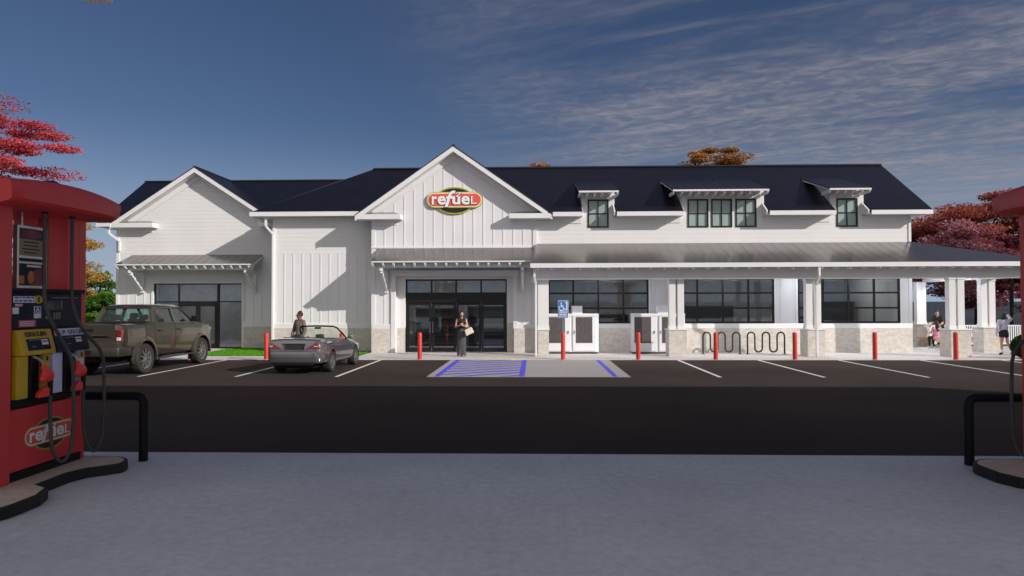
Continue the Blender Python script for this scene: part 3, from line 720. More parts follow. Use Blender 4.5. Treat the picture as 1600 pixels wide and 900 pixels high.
def midclip(x):
    if x > -7.93: return ((30.47, 6.24), (RY, RZ - 0.01))
    t = (x + 12.6) / 4.67; return ((30.47, 6.24), (30.47 + 3.53 * t, 6.24 + 2.55 * t))
ribs(b, -12.4, -4.5, None, None, 0.46, clip=midclip)
P(b, 'roof', 'roof')
b = MB(); LE = (32.57, 6.05); LR = (36.7, 8.74)      # left wing roof
LSL = (LR[1] - LE[1]) / (LR[0] - LE[0]); LM = (33.3, LE[1] + LSL * (33.3 - LE[0]))
for x0, x1, e in ((-20.96, -20.30, LE), (-20.30, -12.20, LM), (-12.20, -9.2, LE)): slab(b, [(x0, e[0], e[1]), (x1, e[0], e[1]), (x1, LR[0], LR[1]), (x0, LR[0], LR[1])])
slab(b, [(-20.96, 40.8, 6.05), (-7, 40.8, 6.05), (-7, LR[0], LR[1]), (-20.96, LR[0], LR[1])])
ribs(b, -20.9, -10, LM, LR, 0.46); b.box(-20.96, -9.2, LR[0] - 0.1, LR[0] + 0.1, LR[1] - 0.03, LR[1] + 0.035)
P(b, 'roof', 'roof')
def gable(xc, hw, pk, ez, yf, yb, yw, rl, rr):
    """front-facing gable: roof planes, white rakes with soffit, frieze, eave returns"""
    s = (pk - ez) / hw
    b = MB()
    for sg in (-1, 1):
        slab(b, [(xc, yf - 0.02, pk), (xc + sg * hw, yf - 0.02, ez), (xc + sg * hw, yb, ez), (xc, yb, pk)], 0.04)
        n = int((yb - yf) / 0.46)
        for i in range(n):
            y = yf + 0.2 + i * 0.46
            b.beam((xc + sg * 0.05, y, pk - 0.05 * s + 0.002), (xc + sg * hw, y, ez + 0.002), 0.022, 0.02)
    b.box(xc - 0.06, xc + 0.06, yf, yb, pk - 0.03, pk + 0.03)
    P(b, 'roof', 'roof')
    b = MB()
    for sg in (-1, 1):
        o = lambda d: [(xc, pk - d), (xc + sg * hw, ez - d)]
        def par(d0, d1, e0=0.0): return [(xc, pk - d0), (xc + sg * (hw - e0), ez - d0 + e0 * s), (xc + sg * (hw - e0), ez - d1 + e0 * s), (xc, pk - d1)]
        b.prism(par(0.045, 0.27), 'y', yf, yf + 0.05); b.prism(par(0.20, 0.25, 0.02), 'y', yf + 0.05, yw + 0.1)
        b.prism(par(0.25, 0.52, 0.62), 'y', yw - 0.05, yw)
    P(b, 'rake_board', 'trim')
    b = MB(); d = MB()
    for x0, x1, sg in ((xc - hw, rl, -1), (rr, xc + hw, 1)):
        b.box(x0, x1, yf + 0.002, yw, ez - 0.20, ez + 0.015)
        xa, xb = (x0 + 0.05, x1 - 0.38) if sg < 0 else (x0 + 0.38, x1 - 0.05)
        d.add([(x0 + 0.03, yf + 0.03, ez + 0.018), (x1 - 0.03, yf + 0.03, ez + 0.018), (x1 - 0.03, yw - 0.02, ez + 0.018), (x0 + 0.03, yw - 0.02, ez + 0.018), (xa, yw - 0.06, ez + 0.15), (xb, yw - 0.06, ez + 0.15), (xb, yw - 0.02, ez + 0.15), (xa, yw - 0.02, ez + 0.15)], [(0, 3, 2, 1), (4, 5, 6, 7), (0, 1, 5, 4), (1, 2, 6, 5), (2, 3, 7, 6), (3, 0, 4, 7)])
        q = MB(); q.box(min(x0 + 0.66, x1 - 0.4) if sg < 0 else x0 + 0.25, x1 - 0.25 if sg < 0 else x1 - 0.62, yw - 0.04, yw, ez - 0.40, ez - 0.2); P(q, 'frieze_board', 'trim')
    P(b, 'eave_return', 'trim', bevel=0.01)
    P(d, 'return_roof', 'porchmetal')
gable(-3.48, 4.26, 8.97, 5.99, 29.68, 34.0, BY, -5.76, -1.08)
gable(-16.24, 4.12, 8.72, 6.02, 32.58, 36.7, LY, -18.25, -13.15)
# eaves of the main wing: fascia gutters between the dormers, soffit, end rake
b = MB()
for x0, x1 in ((0.80, DORM[0][0] - 0.02), (DORM[0][1] + 0.03, DORM[1][0] - 0.02), (DORM[1][1] + 0.03, DORM[2][0] - 0.02), (DORM[2][1] + 0.03, XR)):
    b.box(x0, x1, EY - 0.06, EY + 0.04, 5.865, 6.045); b.box(x0, x1, EY + 0.04, NY, 5.90, 5.96)
b.box(NX1, XR, NY, 38.4, 5.90, 5.96)
b.prism([(EY - 0.02, 6.02), (RY, RZ - 0.05), (RY, RZ - 0.26), (EY - 0.02, 5.87)], 'x', XR - 0.05, XR)
P(b, 'fascia', 'trim')
b = MB(); b.box(-12.66, -7.76, 30.41, 30.51, 6.04, 6.232); b.box(-12.6, -7.1, 30.51, MY, 6.06, 6.12); b.box(-12.66, -12.56, 30.51, 34, 6.04, 6.2); b.box(-12.56, MX0, 31.0, 34, 6.06, 6.10)
P(b, 'fascia', 'trim')
b = MB(); b.box(-21.0, -20.3, 32.55, 32.63, 5.86, 6.035); b.box(-21.0, -20.92, 32.63, 40.8, 5.86, 6.03); b.box(-20.92, LX0, 32.63, 40.2, 5.9, 5.95)
b.prism([(32.6, 6.02), (36.7, 8.70), (36.7, 8.5), (32.6, 5.87)], 'x', -20.98, -20.93)
P(b, 'fascia', 'trim')
def spout(pts):
    b = MB()
    for p, q in zip(pts[:-1], pts[1:]): b.beam(p, q, 0.09, 0.09, (0, 1, 0))
    P(b, 'downspout', 'trim', bevel=0.01)
spout([(-20.45, 32.7, 5.88), (-20.45, 32.7, 5.55), (-20.12, 33.02, 5.2), (-20.12, 33.02, 4.7)])
spout([(-12.0, 30.62, 6.06), (-12.0, 30.62, 5.62), (-11.78, 30.92, 5.28), (-11.78, 30.92, 0.1)])
spout([(0.0, 27.85, 3.62), (0.0, 27.85, 3.2), (0.06, 28.0, 2.9), (0.06, 28.0, 0.02)])
spout([(11.18, 27.62, 3.6), (11.18, 27.62, 3.22), (11.16, 27.85, 2.85), (11.16, 27.85, 0.02)])
# dormers: cheeks, shed roof, rafter tails
tail_me = {}
def tail_mesh(L, h):
    k = (L, h)
    if k not in tail_me:
        b = MB(); b.prism([(0.07, 0), (L, 0), (L, h), (0, h * 0.98), (0, h * 0.5)], 'x', -0.04, 0.04); me = b.mesh('rafter_tail', bevel=0.004); me.materials.append(M['trim']); tail_me[k] = me
    return tail_me[k]
def tails(parent, x0, x1, n, y, z, L, h):
    for i in range(n):
        o = link('rafter_tail', tail_mesh(L, h), parent); o.location = (x0 + (x1 - x0) * i / (n - 1) - BO[0], y - BO[1], z - BO[2])
for (x0, x1, r0, r1, zf), nt in zip(DORM, (6, 12, 6)):
    s = 0.30; yf = 29.42; t = 0.10
    yb = yf + (zf - EZ - SL * (yf - EY)) / (SL - s) + 0.05; zb = zf + s * (yb - yf)
    b = MB()
    for xx in (x0, x1 - 0.12): b.prism([(NY + 0.2, 6.05), (NY + 0.2, zf + s * (NY + 0.2 - yf) - 0.06), (yb - 0.3, zb - 0.15)], 'x', xx, xx + 0.12)
    for xx in (x0 - 0.0, x1 - 0.06): b.prism([(EY, 5.90), (NY, 5.90), (NY, EZ + SL * (NY - EY)), (EY, EZ)], 'x', xx - 0.03, xx + 0.03)
    dm = P(b, 'dormer', 'siding')
    b = MB(); slab(b, [(r0, yf, zf), (r1, yf, zf), (r1, yb, zb), (r0, yb, zb)], 0.04); ribs(b, r0 + 0.02, r1 - 0.02, (yf, zf), (yb, zb), 0.46, 0.006); P(b, 'dormer_roof', 'roof', dm)
    b = MB(); b.box(r0, r1, yf - 0.02, yf + 0.03, zf - 0.09, zf - 0.02); slab(b, [(r0 + 0.02, yf + 0.03, zf - 0.043), (r1 - 0.02, yf + 0.03, zf - 0.043), (r1 - 0.02, yb - 0.25, zf - 0.043 + s * (yb - 0.28 - yf)), (r0 + 0.02, yb - 0.25, zf - 0.043 + s * (yb - 0.28 - yf))], 0.02)
    for xx in (r0, r1 - 0.04): b.prism([(yf + 0.03, zf - 0.09), (yf + 0.03, zf - 0.042), (yb - 0.05, zb - 0.06), (yb - 0.15, zb - 0.15)], 'x', xx, xx + 0.04)
    P(b, 'fascia', 'trim', dm)
    tails(dm, r0 + 0.04, r1 - 0.04, nt, yf + 0.04, zf - 0.20, 0.8, 0.13)
# awnings
def awning(x0, x1, yw, yf, zt, zf, n, closed_right, brx):
    b = MB(); slab(b, [(x0, yf, zf), (x1, yf, zf), (x1, yw - 0.03, zt), (x0, yw - 0.03, zt)], 0.03); ribs(b, x0, x1, (yf, zf), (yw - 0.03, zt), 0.45, 0.006)
    a = P(b, 'awning', 'porchmetal')
    b = MB(); b.box(x0, x1, yf - 0.04, yf + 0.02, zf - 0.055, zf + 0.0)
    b.box(x0 + 0.06, x1 - 0.06, yf + 0.26, yf + 0.40, zf - 0.26, zf - 0.06)
    for xx in (x0, x1 - 0.05): b.beam((xx + 0.025, yf + 0.03, zf - 0.10), (xx + 0.025, yw - 0.03, zt - 0.12), 0.05, 0.13)
    P(b, 'fascia', 'trim', a, bevel=0.005)
    tails(a, x0 + 0.05, x1 - 0.12, n, yf + 0.0, zf - 0.215, 0.50, 0.16)
    for bx in brx:
        b = MB(); b.box(bx - 0.06, bx + 0.06, yf + 0.16, yw, zf - 0.40, zf - 0.262); b.box(bx - 0.06, bx + 0.06, yw - 0.14, yw - 0.03, zf - 1.25, zf - 0.40)
        b.beam((bx, yf + 0.30, zf - 0.42), (bx, yw - 0.12, zf - 1.18), 0.11, 0.14); b.box(bx - 0.08, bx + 0.08, yw - 0.17, yw - 0.03, zf - 1.31, zf - 1.25)
        P(b, 'bracket', 'trim', a, bevel=0.008)
awning(-6.82, -0.02, BY, 28.8, 4.57, 3.92, 16, False, (-6.45, -0.50))
awning(-19.52, -13.10, LY, 31.7, 4.52, 4.00, 16, True, (-18.95, -13.45))
# porch
PF, PZ = 27.6, 3.74
b = MB(); XE = 20.4
slab(b, [(-0.15, PF, PZ), (XE, PF, PZ), (XE, PF + 0.01, PZ + 0.001), (NX1, NY, 4.74), (-0.0, NY, 4.74), (-0.0, 28.85, PZ + 0.37 * 1.25)], 0.03)
slab(b, [(XE, PF, PZ), (XE, 35.2, PZ), (NX1, 35.2, 4.74), (NX1, NY, 4.74)], 0.03)
def pclip(x):
    if x < NX1: return ((PF, PZ), (NY - 0.02, 4.735))
    t = (XE - x) / (XE - NX1); return ((PF, PZ), (PF + (NY - PF) * t, PZ + (4.74 - PZ) * t))
ribs(b, 0.0, XE - 0.05, None, None, 0.46, 0.003, 0.012, clip=pclip)
pr = P(b, 'porch_roof', 'porchmetal')
b = MB(); b.box(-0.16, XE + 0.07, PF - 0.06, PF + 0.04, 3.56, 3.735); b.box(XE - 0.03, XE + 0.07, PF + 0.04, 35.2, 3.56, 3.735)
P(b, 'fascia', 'trim', pr)
b = MB(); b.box(0.0, XE - 0.03, PF + 0.10, NY, 3.58, 3.60); b.box(NX1, XE - 0.03, NY, 35.2, 3.58, 3.60); P(b, 'soffit', 'trim', pr)
tails(pr, 0.15, XE - 0.1, 37, PF + 0.06, 3.49, 0.46, 0.09)
b = MB(); b.box(0.05, 19.95, 28.10, 28.40, 3.13, 3.585); b.box(19.25, 19.57, 28.40, 35.1, 3.13, 3.585); b.box(0.04, 19.97, 28.06, 28.44, 3.11, 3.18)
P(b, 'porch_beam', 'trim', bevel=0.01)
def column(x, y, w=0.72, twin=True):
    b = MB(); b.box(x - w / 2, x + w / 2, y - w / 2, y + w / 2, -0.03, 1.05); c = P(b, 'porch_column', 'brick', bevel=0.006)
    b = MB(); b.box(x - w / 2 - 0.03, x + w / 2 + 0.03, y - w / 2 - 0.03, y + w / 2 + 0.03, 1.05, 1.10); P(b, 'cap_stone', 'trim', c, bevel=0.01)
    for sx in ((-0.17, 0.17) if twin else (0,)):
        b = MB(); q = 0.13 if twin else 0.22; b.box(x + sx - q, x + sx + q, y - 0.14, y + 0.14, 1.10, 3.12); b.box(x + sx - q - 0.02, x + sx + q + 0.02, y - 0.16, y + 0.16, 1.10, 1.22); b.box(x + sx - q - 0.02, x + sx + q + 0.02, y - 0.16, y + 0.16, 3.05, 3.125)
        P(b, 'post', 'trim', c, bevel=0.008)
column(0.36, 28.45, 0.44, False); column(5.75, 28.45); column(11.22, 28.45); column(16.72, 28.2, 0.78); column(19.41, 30.5); column(18.85, 34.6, 0.6, False); column(20.1, 28.45)
b = MB(); b.box(-0.12, 0.16, 28.2, 28.5, 3.0, 3.2); P(b, 'bracket', 'trim', bevel=0.01)
# interior seen through the glass
b = MB(); b.box(LX0 + 0.3, LX1 - 0.3, 33.4, 39.9, -0.02, 0.004); b.box(-11.5, NX1 - 0.3, 31.3, 37.7, -0.02, 0.006); b.box(-7.0, NX1 - 0.3, 30.75, 31.3, -0.02, 0.005); P(b, 'floor', 'inner')
b = MB(); b.box(LX0 + 0.3, LX1 - 0.3, 36.4, 36.5, 0.01, 3.5); b.box(-11.5, NX1 - 0.3, 36.0, 36.1, 0.01, 3.7); b.box(-7.1, -6.95, 31.3, 36, 0, 3.7); b.box(0.3, 0.42, 32.2, 36, 0, 3.7); P(b, 'inner_wall', 'inner')
b = MB(); b.box(LX0 + 0.3, LX1 - 0.3, 33.4, 39.9, 3.5, 3.55); b.box(-11.5, -7.0, 31.3, 37.7, 3.7, 3.75); b.box(-7.0, NX1 - 0.3, 30.75, 37.7, 3.701, 3.75); P(b, 'ceiling', 'innerlight')
for x, y, zc in [(-18.0, 34.6, 3.48), (-15.4, 34.6, 3.48), (-4.9, 31.6, 3.68), (-2.2, 31.6, 3.68), (-5.4, 32.2, 3.68), (-3.3, 33.2, 3.68), (-1.6, 32.2, 3.68), (1.6, 32.0, 3.68), (3.9, 33.2, 3.68), (7.0, 32.0, 3.68), (9.2, 33.2, 3.68), (12.4, 32.0, 3.68), (14.6, 33.2, 3.68)]:
    b = MB(); b.box(x - 0.08, x + 0.08, y - 0.6, y + 0.6, zc - 0.06, zc); P(b, 'ceiling_lamp', 'tube')
for x, y in [(3.2, 29.2), (8.4, 29.2), (11.4, 29.2), (14.0, 29.2), (16.9, 29.2), (18.0, 31.4), (18.0, 33.6)]:
    b = MB(); b.lathe([(0.12, 3.565), (0.12, 3.578)], (x, y, 0), 14); P(b, 'porch_lamp', 'downlight' if x > 8 else 'downlight')
for x0, x1, y0, h in ((-5.9, -3.9, 34.6, 1.9), (-3.3, -1.4, 34.4, 2.0), (1.2, 4.6, 33.6, 1.6), (6.4, 9.2, 32.6, 2.0), (11.6, 13.6, 33.2, 1.5), (14.0, 15.6, 34.5, 2.2)):
    b = MB(); b.box(x0, x1, y0 + 0.3, y0 + 0.4, 0.01, h)
    for k in range(5): b.box(x0, x1, y0, y0 + 0.3, 0.1 + k * (h - 0.15) / 4, 0.14 + k * (h - 0.15) / 4)
    b.box(x0 - 0.04, x0, y0, y0 + 0.4, 0.01, h); b.box(x1, x1 + 0.04, y0, y0 + 0.4, 0.01, h)
    P(b, 'shelf', 'innerdark')

# ---------------------------------------------------------------- logo sign
def ell(cx, cz, a, bz, n=48): return [(cx + a * math.cos(2 * math.pi * i / n), cz + bz * math.sin(2 * math.pi * i / n)) for i in range(n)]
def pill(cx, cz, hw, hh, n=14):
    pts = []
    for s, a0 in ((1, -90), (-1, 90)):
        for i in range(n + 1):
            a = R(a0 + 180 * i / n); pts.append((cx + s * (hw - hh) + hh * math.cos(a), cz + hh * math.sin(a)))
    return pts
def logo(parent, s, d, mtx=None, shade=True):
    """oval-and-capsule shop sign, s = width of the capsule, d = depth of one layer; local XZ plane facing -Y"""
    u = s / 1390.0
    def c(x, z): return ((x - 815) * u, (425 - z) * u)
    def put(b, name, m, par=None, **k):
        if mtx is not None: b.xf(mtx)
        return b.build(name, m, par or parent, **k)
    b = MB(); b.prism(ell(*c(815, 440), 500 * u, 338 * u), 'y', -d, 0); put(b, 'oval_border', 'olive')
    b = MB(); b.prism(ell(*c(815, 440), 474 * u, 304 * u), 'y', -1.15 * d, -0.5 * d); put(b, 'oval_panel', 'signblack')
    b = MB(); b.prism(pill(*c(815, 425), 695 * u, 198 * u), 'y', -1.8 * d, -0.2 * d); put(b, 'capsule_border', 'olive')
    b = MB(); b.prism(pill(*c(815, 425), 676 * u, 180 * u), 'y', -2.0 * d, -d); put(b, 'capsule_edge', 'cream')
    b = MB(); b.prism(pill(*c(815, 425), 650 * u, 152 * u), 'y', -2.2 * d, -d); put(b, 'capsule_panel', 'signred')
    for ch, x0, x1, z0, z1, sh, of in (('r', 255, 385, 340, 545, 0, 0.03), ('e', 400, 605, 335, 545, 0, 0.03), ('f', 575, 845, 198, 606, 0.32, 0.02), ('u', 765, 962, 345, 545, 0, 0.03), ('e', 992, 1195, 335, 545, 0, 0.03), ('L', 1228, 1368, 340, 532, 0, 0.0)):
        (a, t), (e, q) = c(x0, z0), c(x1, z1)
        if shade:
            b = glyph(ch, (a + 8 * u, e + 12 * u, q - 12 * u, t - 10 * u), 0.25 * d, sh, of, 2.1 * d); put(b, 'letter_shadow', 'signblack')
        b = glyph(ch, (a, e, q, t), 0.9 * d, sh, of, 2.2 * d); put(b, 'letter', 'white')
    k = [c(850, 360), c(862, 325), c(905, 315), c(940, 262), c(900, 262), c(915, 244), c(990, 244), c(965, 275), c(925, 325), c(880, 355)]
    if shade:
        b = MB(); b.prism([(x + 10 * u, z - 12 * u) for x, z in k], 'y', -2.4 * d, -2.1 * d); put(b, 'accent_shadow', 'signblack')
    b = MB(); b.prism(k, 'y', -3.1 * d, -2.2 * d); put(b, 'accent', 'white')
sg = thing('store_sign', 'oval black and red shop sign with white lettering on the entrance gable', 'sign', (-3.47, BY - 0.03, 6.66))
logo(sg, 2.45, 0.045)

# ---------------------------------------------------------------- bollards, accessible sign, bike racks, freezers
def bollards():
    b = MB(); b.lathe([(0.085, 0.0), (0.085, 0.98), (0.08, 1.01), (0.06, 1.03), (0.0, 1.035)], n=20)
    lab = ['red bollard half hidden behind the front tyre of the bronze pickup', 'red bollard by the lawn between the pickup and the convertible', 'red bollard seen through the windscreen of the grey convertible',
           'red bollard in front of the entrance, left of the woman in the long dress', 'red bollard under the blue accessible parking sign', 'red bollard in front of the right-hand ice freezer',
           'red bollard in front of the left half of the bike racks', 'red bollard just left of the porch column with the downspout, right of the bike racks', 'red bollard in front of the right-hand porch window', 'red bollard in front of the brick corner column, rightmost of the row']
    me = None
    for x, l in zip((-13.4, -10.4, -7.45, -4.42, 1.09, 3.95, 6.88, 9.85, 12.83, 15.82), lab):
        if me is None: o = b.build('bollard', 'bollard', smooth=40); me = o.data
        else: o = link('bollard', me)
        o.location = (x, 26.66, 0); tag(o, l, 'bollard', 'red bollards along the kerb')
bollards()
def wheelchair(s):
    """accessibility figure about s tall, flat in XZ, facing -Y"""
    b = MB(); u = s
    def disc(cx, cz, r): b.prism(ell(cx * u, cz * u, r * u, r * u, 18), 'y', -0.006, 0)
    def stroke(pts, w):
        for p, q in zip(pts[:-1], pts[1:]):
            d = Vector((q[0] - p[0], q[1] - p[1])); n = Vector((-d.y, d.x)).normalized() * w / 2; e = d.normalized() * w * 0.4
            b.prism([((p[0] - e.x + n.x) * u, (p[1] - e.y + n.y) * u), ((p[0] - e.x - n.x) * u, (p[1] - e.y - n.y) * u), ((q[0] + e.x - n.x) * u, (q[1] + e.y - n.y) * u), ((q[0] + e.x + n.x) * u, (q[1] + e.y + n.y) * u)], 'y', -0.006 - 0.0004 * len(b.v) / 100, 0)
    disc(-0.08, 0.43, 0.075)
    stroke([(-0.08, 0.32), (-0.05, -0.02), (0.2, -0.04), (0.32, -0.36), (0.42, -0.33)], 0.085); stroke([(-0.06, 0.16), (0.16, 0.14)], 0.07)
    stroke([(-0.05 + 0.30 * math.cos(R(a)), -0.18 + 0.30 * math.sin(R(a))) for a in range(125, 345, 20)], 0.075)
    return b
def accessible_sign():
    t = thing('accessible_sign', 'small blue accessible parking sign on a thin post at the kerb', 'sign', (1.10, 26.78, 0))
    b = MB(); b.box(-0.025, 0.025, 0.0, 0.04, 0, 2.2); b.build('post', 'grey', t)
    b = MB(); b.prism([(-0.20, 1.585), (0.20, 1.585), (0.20, 2.25), (-0.20, 2.25)], 'y', -0.02, -0.004); b.build('border', 'white', t, bevel=0.006)
    b = MB(); b.box(-0.185, 0.185, -0.025, -0.015, 1.60, 2.235); b.build('panel', 'blueplate', t)
    b = wheelchair(0.30); b.xf(Matrix.Translation((-0.05, -0.025, 2.02))); b.build('wheelchair_symbol', 'white', t)
    b = MB(); b.box(0.08, 0.16, -0.031, -0.025, 2.16, 2.2); b.box(0.125, 0.16, -0.032, -0.025, 1.93, 2.16); b.box(0.06, 0.16, -0.031, -0.025, 1.90, 1.935)
    r = random.Random(3)
    for z, n in ((1.83, 6), (1.765, 4), (1.70, 7), (1.64, 5)):
        x = -0.15
        while x < 0.14:
            w = r.uniform(0.015, 0.045); b.box(x, min(x + w, 0.155), -0.031, -0.025, z, z + 0.035); x += w + 0.012
    b.build('lettering', 'white', t)
accessible_sign()
def bike_rack():
    t = thing('bike_rack', 'wavy dark steel bike rack before the brick wall, left of the pair', 'bike rack', (7.82, 29.35, 0), 0, 'wavy bike racks on the porch')
    pts = []; r = 0.153; xs = [-0.77 + 0.306 * i for i in range(6)]
    pts.append((xs[0], 0, 0.0))
    for i in range(5):
        cx = (xs[i] + xs[i + 1]) / 2; up = i % 2 == 0; cz = 0.76 if up else 0.25
        for k in range(13):
            a = R(180 - 180 * k / 12) if up else R(180 + 180 * k / 12)
            pts.append((cx + r * math.cos(a), 0, cz + r * math.sin(a)))
    pts.append((xs[5], 0, 0.0))
    b = MB(); b.tube(pts, 0.035, 10); b.build('wave_tube', 'rackm', t, smooth=50)
    for x in (xs[0], xs[5]):
        b = MB(); b.lathe([(0.10, 0), (0.10, 0.012), (0.04, 0.02)], (x, 0, 0.001), 14); b.build('base_plate', 'rackm', t)
    dup(t, 'wavy dark steel bike rack before the brick wall, right of the pair', (9.66, 29.35, 0))
bike_rack()
def freezer():
    t = thing('ice_freezer', 'white ice freezer with two picture doors right behind the accessible parking sign', 'ice freezer', (1.62, 29.9, 0), 0, 'white ice freezers on the porch')
    w, d, h = 1.10, 0.35, 1.70
    b = MB(); b.box(-w, w, -d + 0.03, d, 0.07, h); b.build('cabinet', 'frz', t, bevel=0.012)
    b = MB(); b.box(-w + 0.05, w - 0.05, -d + 0.10, d - 0.03, 0.0, 0.07); b.build('plinth', 'black', t)
    b = MB(); b.box(-0.02, 0.42, -0.2, d, h, 2.03); b.build('compressor_box', 'frz', t, bevel=0.01)
    b = MB(); b.box(-w, w, -d - 0.012, -d + 0.03, h - 0.10, h); b.build('header', 'frz', t)
    for x0 in (-1.06, 0.01):
        q = MB(); q.box(x0, x0 + 0.98, -d - 0.02, -d + 0.03, 0.12, h - 0.12); dr = q.build('door', 'frz', t, bevel=0.012)
        ix = x0 + 0.03 if x0 < 0 else x0 + 0.12
        q = MB(); q.box(ix, ix + 0.70, -d - 0.028, -d - 0.018, 0.46, 1.56); q.build('picture_panel', 'icephoto', dr)
        hx = x0 + 0.87 if x0 < 0 else x0 + 0.06
        q = MB(); q.box(hx - 0.02, hx + 0.02, -d - 0.06, -d - 0.02, 0.86, 0.98); q.build('handle', 'grey', dr, bevel=0.006)
    dup(t, 'white ice freezer with two picture doors half hidden behind the second porch column', (5.25, 29.9, 0))
freezer()

# ---------------------------------------------------------------- fuel canopy, islands, guards, pumps
def canopy():
    t = thing('fuel_canopy', 'wide flat fuel canopy overhead with a small grey lamp hanging at its front edge', 'canopy', (2, -1.5, 0))
    o = (2, -1.5, 0)
    b = MB(); b.box(-9, 24.1, -4.6, 9.4, 6.56, 7.38); b.build('roof_deck', 'soffit', t, off=o)
    for q in ((-9.06, 24.16, 9.4, 9.46), (-9.06, 24.16, -4.66, -4.6), (-9.06, -9, -4.6, 9.4), (24.1, 24.16, -4.6, 9.4)):
        b = MB(); b.box(*q, 6.55, 7.40); b.build('fascia', 'soffit', t, off=o)
    for x in (-8.3, 18.5):
        for y in (2.5, -3.2):
            b = MB(); b.box(x - 0.2, x + 0.2, y - 0.2, y + 0.2, 0, 6.56); b.build('column', 'grey', t, off=o)
    b = MB(); b.box(-5.50, -5.18, 8.15, 8.32, 5.885, 6.2); b.cyl((-5.34, 8.23, 6.2), (-5.34, 8.23, 6.56), 0.03, n=8); b.build('hanging_lamp', 'soffit', t, off=o, bevel=0.03)
canopy()
def island(name, label, loc, rz):
    t = thing(name, label, 'pump island', loc, rz, 'dog-bone pump islands')
    def outline(e):
        pts = []
        def arc(cx, cy, r, a0, a1, n=10):
            for i in range(n + 1): a = R(a0 + (a1 - a0) * i / n); pts.append((cx + (r + e) * math.cos(a), cy + (r + e) * math.sin(a)))
        arc(0.42, -0.95, 0.42, -90, 0); pts.append((0.84 + e, -0.62)); pts.append((0.74 + e, -0.35)); pts.append((0.52 + e, -0.22)); pts.append((0.50 + e, 0.35)); pts.append((0.58 + e, 0.60)); pts.append((0.76 + e, 0.75))
        arc(0.44, 0.86, 0.42, 0, 90)
        return pts + [(-x, y) for x, y in reversed(pts)]
    b = MB(); b.prism(outline(0), 'z', 0, 0.125); b.build('kerb', 'curb', t, bevel=0.012)
    b = MB(); b.prism(outline(-0.05), 'z', 0.10, 0.129); b.build('top_slab', 'island', t)
IL, IR = (-6.2, 8.02, 0), (6.42, 8.02, 0)
island('pump_island', 'black-edged concrete pump island under the left fuel pump', IL, 0)
island('pump_island', 'black-edged concrete pump island at the right edge', IR, math.pi)
def guard(x, label):
    t = thing('hoop_guard', label, 'hoop guard', (x, 9.56, 0), 0, 'black hoop guards at the pump islands')
    pts = [(-0.72, 0, 0.0), (-0.72, 0, 0.80)] + [(-0.62 - 0.10 * math.cos(R(a)), 0, 0.80 + 0.10 * math.sin(R(a))) for a in range(15, 91, 15)] + [(0.62 + 0.10 * math.sin(R(a)), 0, 0.80 + 0.10 * math.cos(R(a))) for a in range(0, 91, 15)] + [(0.72, 0, 0.0)]
    b = MB(); b.tube(pts, 0.06, 12); b.build('hoop_pipe', 'black', t, smooth=50)
guard(-6.18, 'black steel hoop guard at the end of the left pump island'); guard(6.55, 'black steel hoop guard at the end of the right pump island')

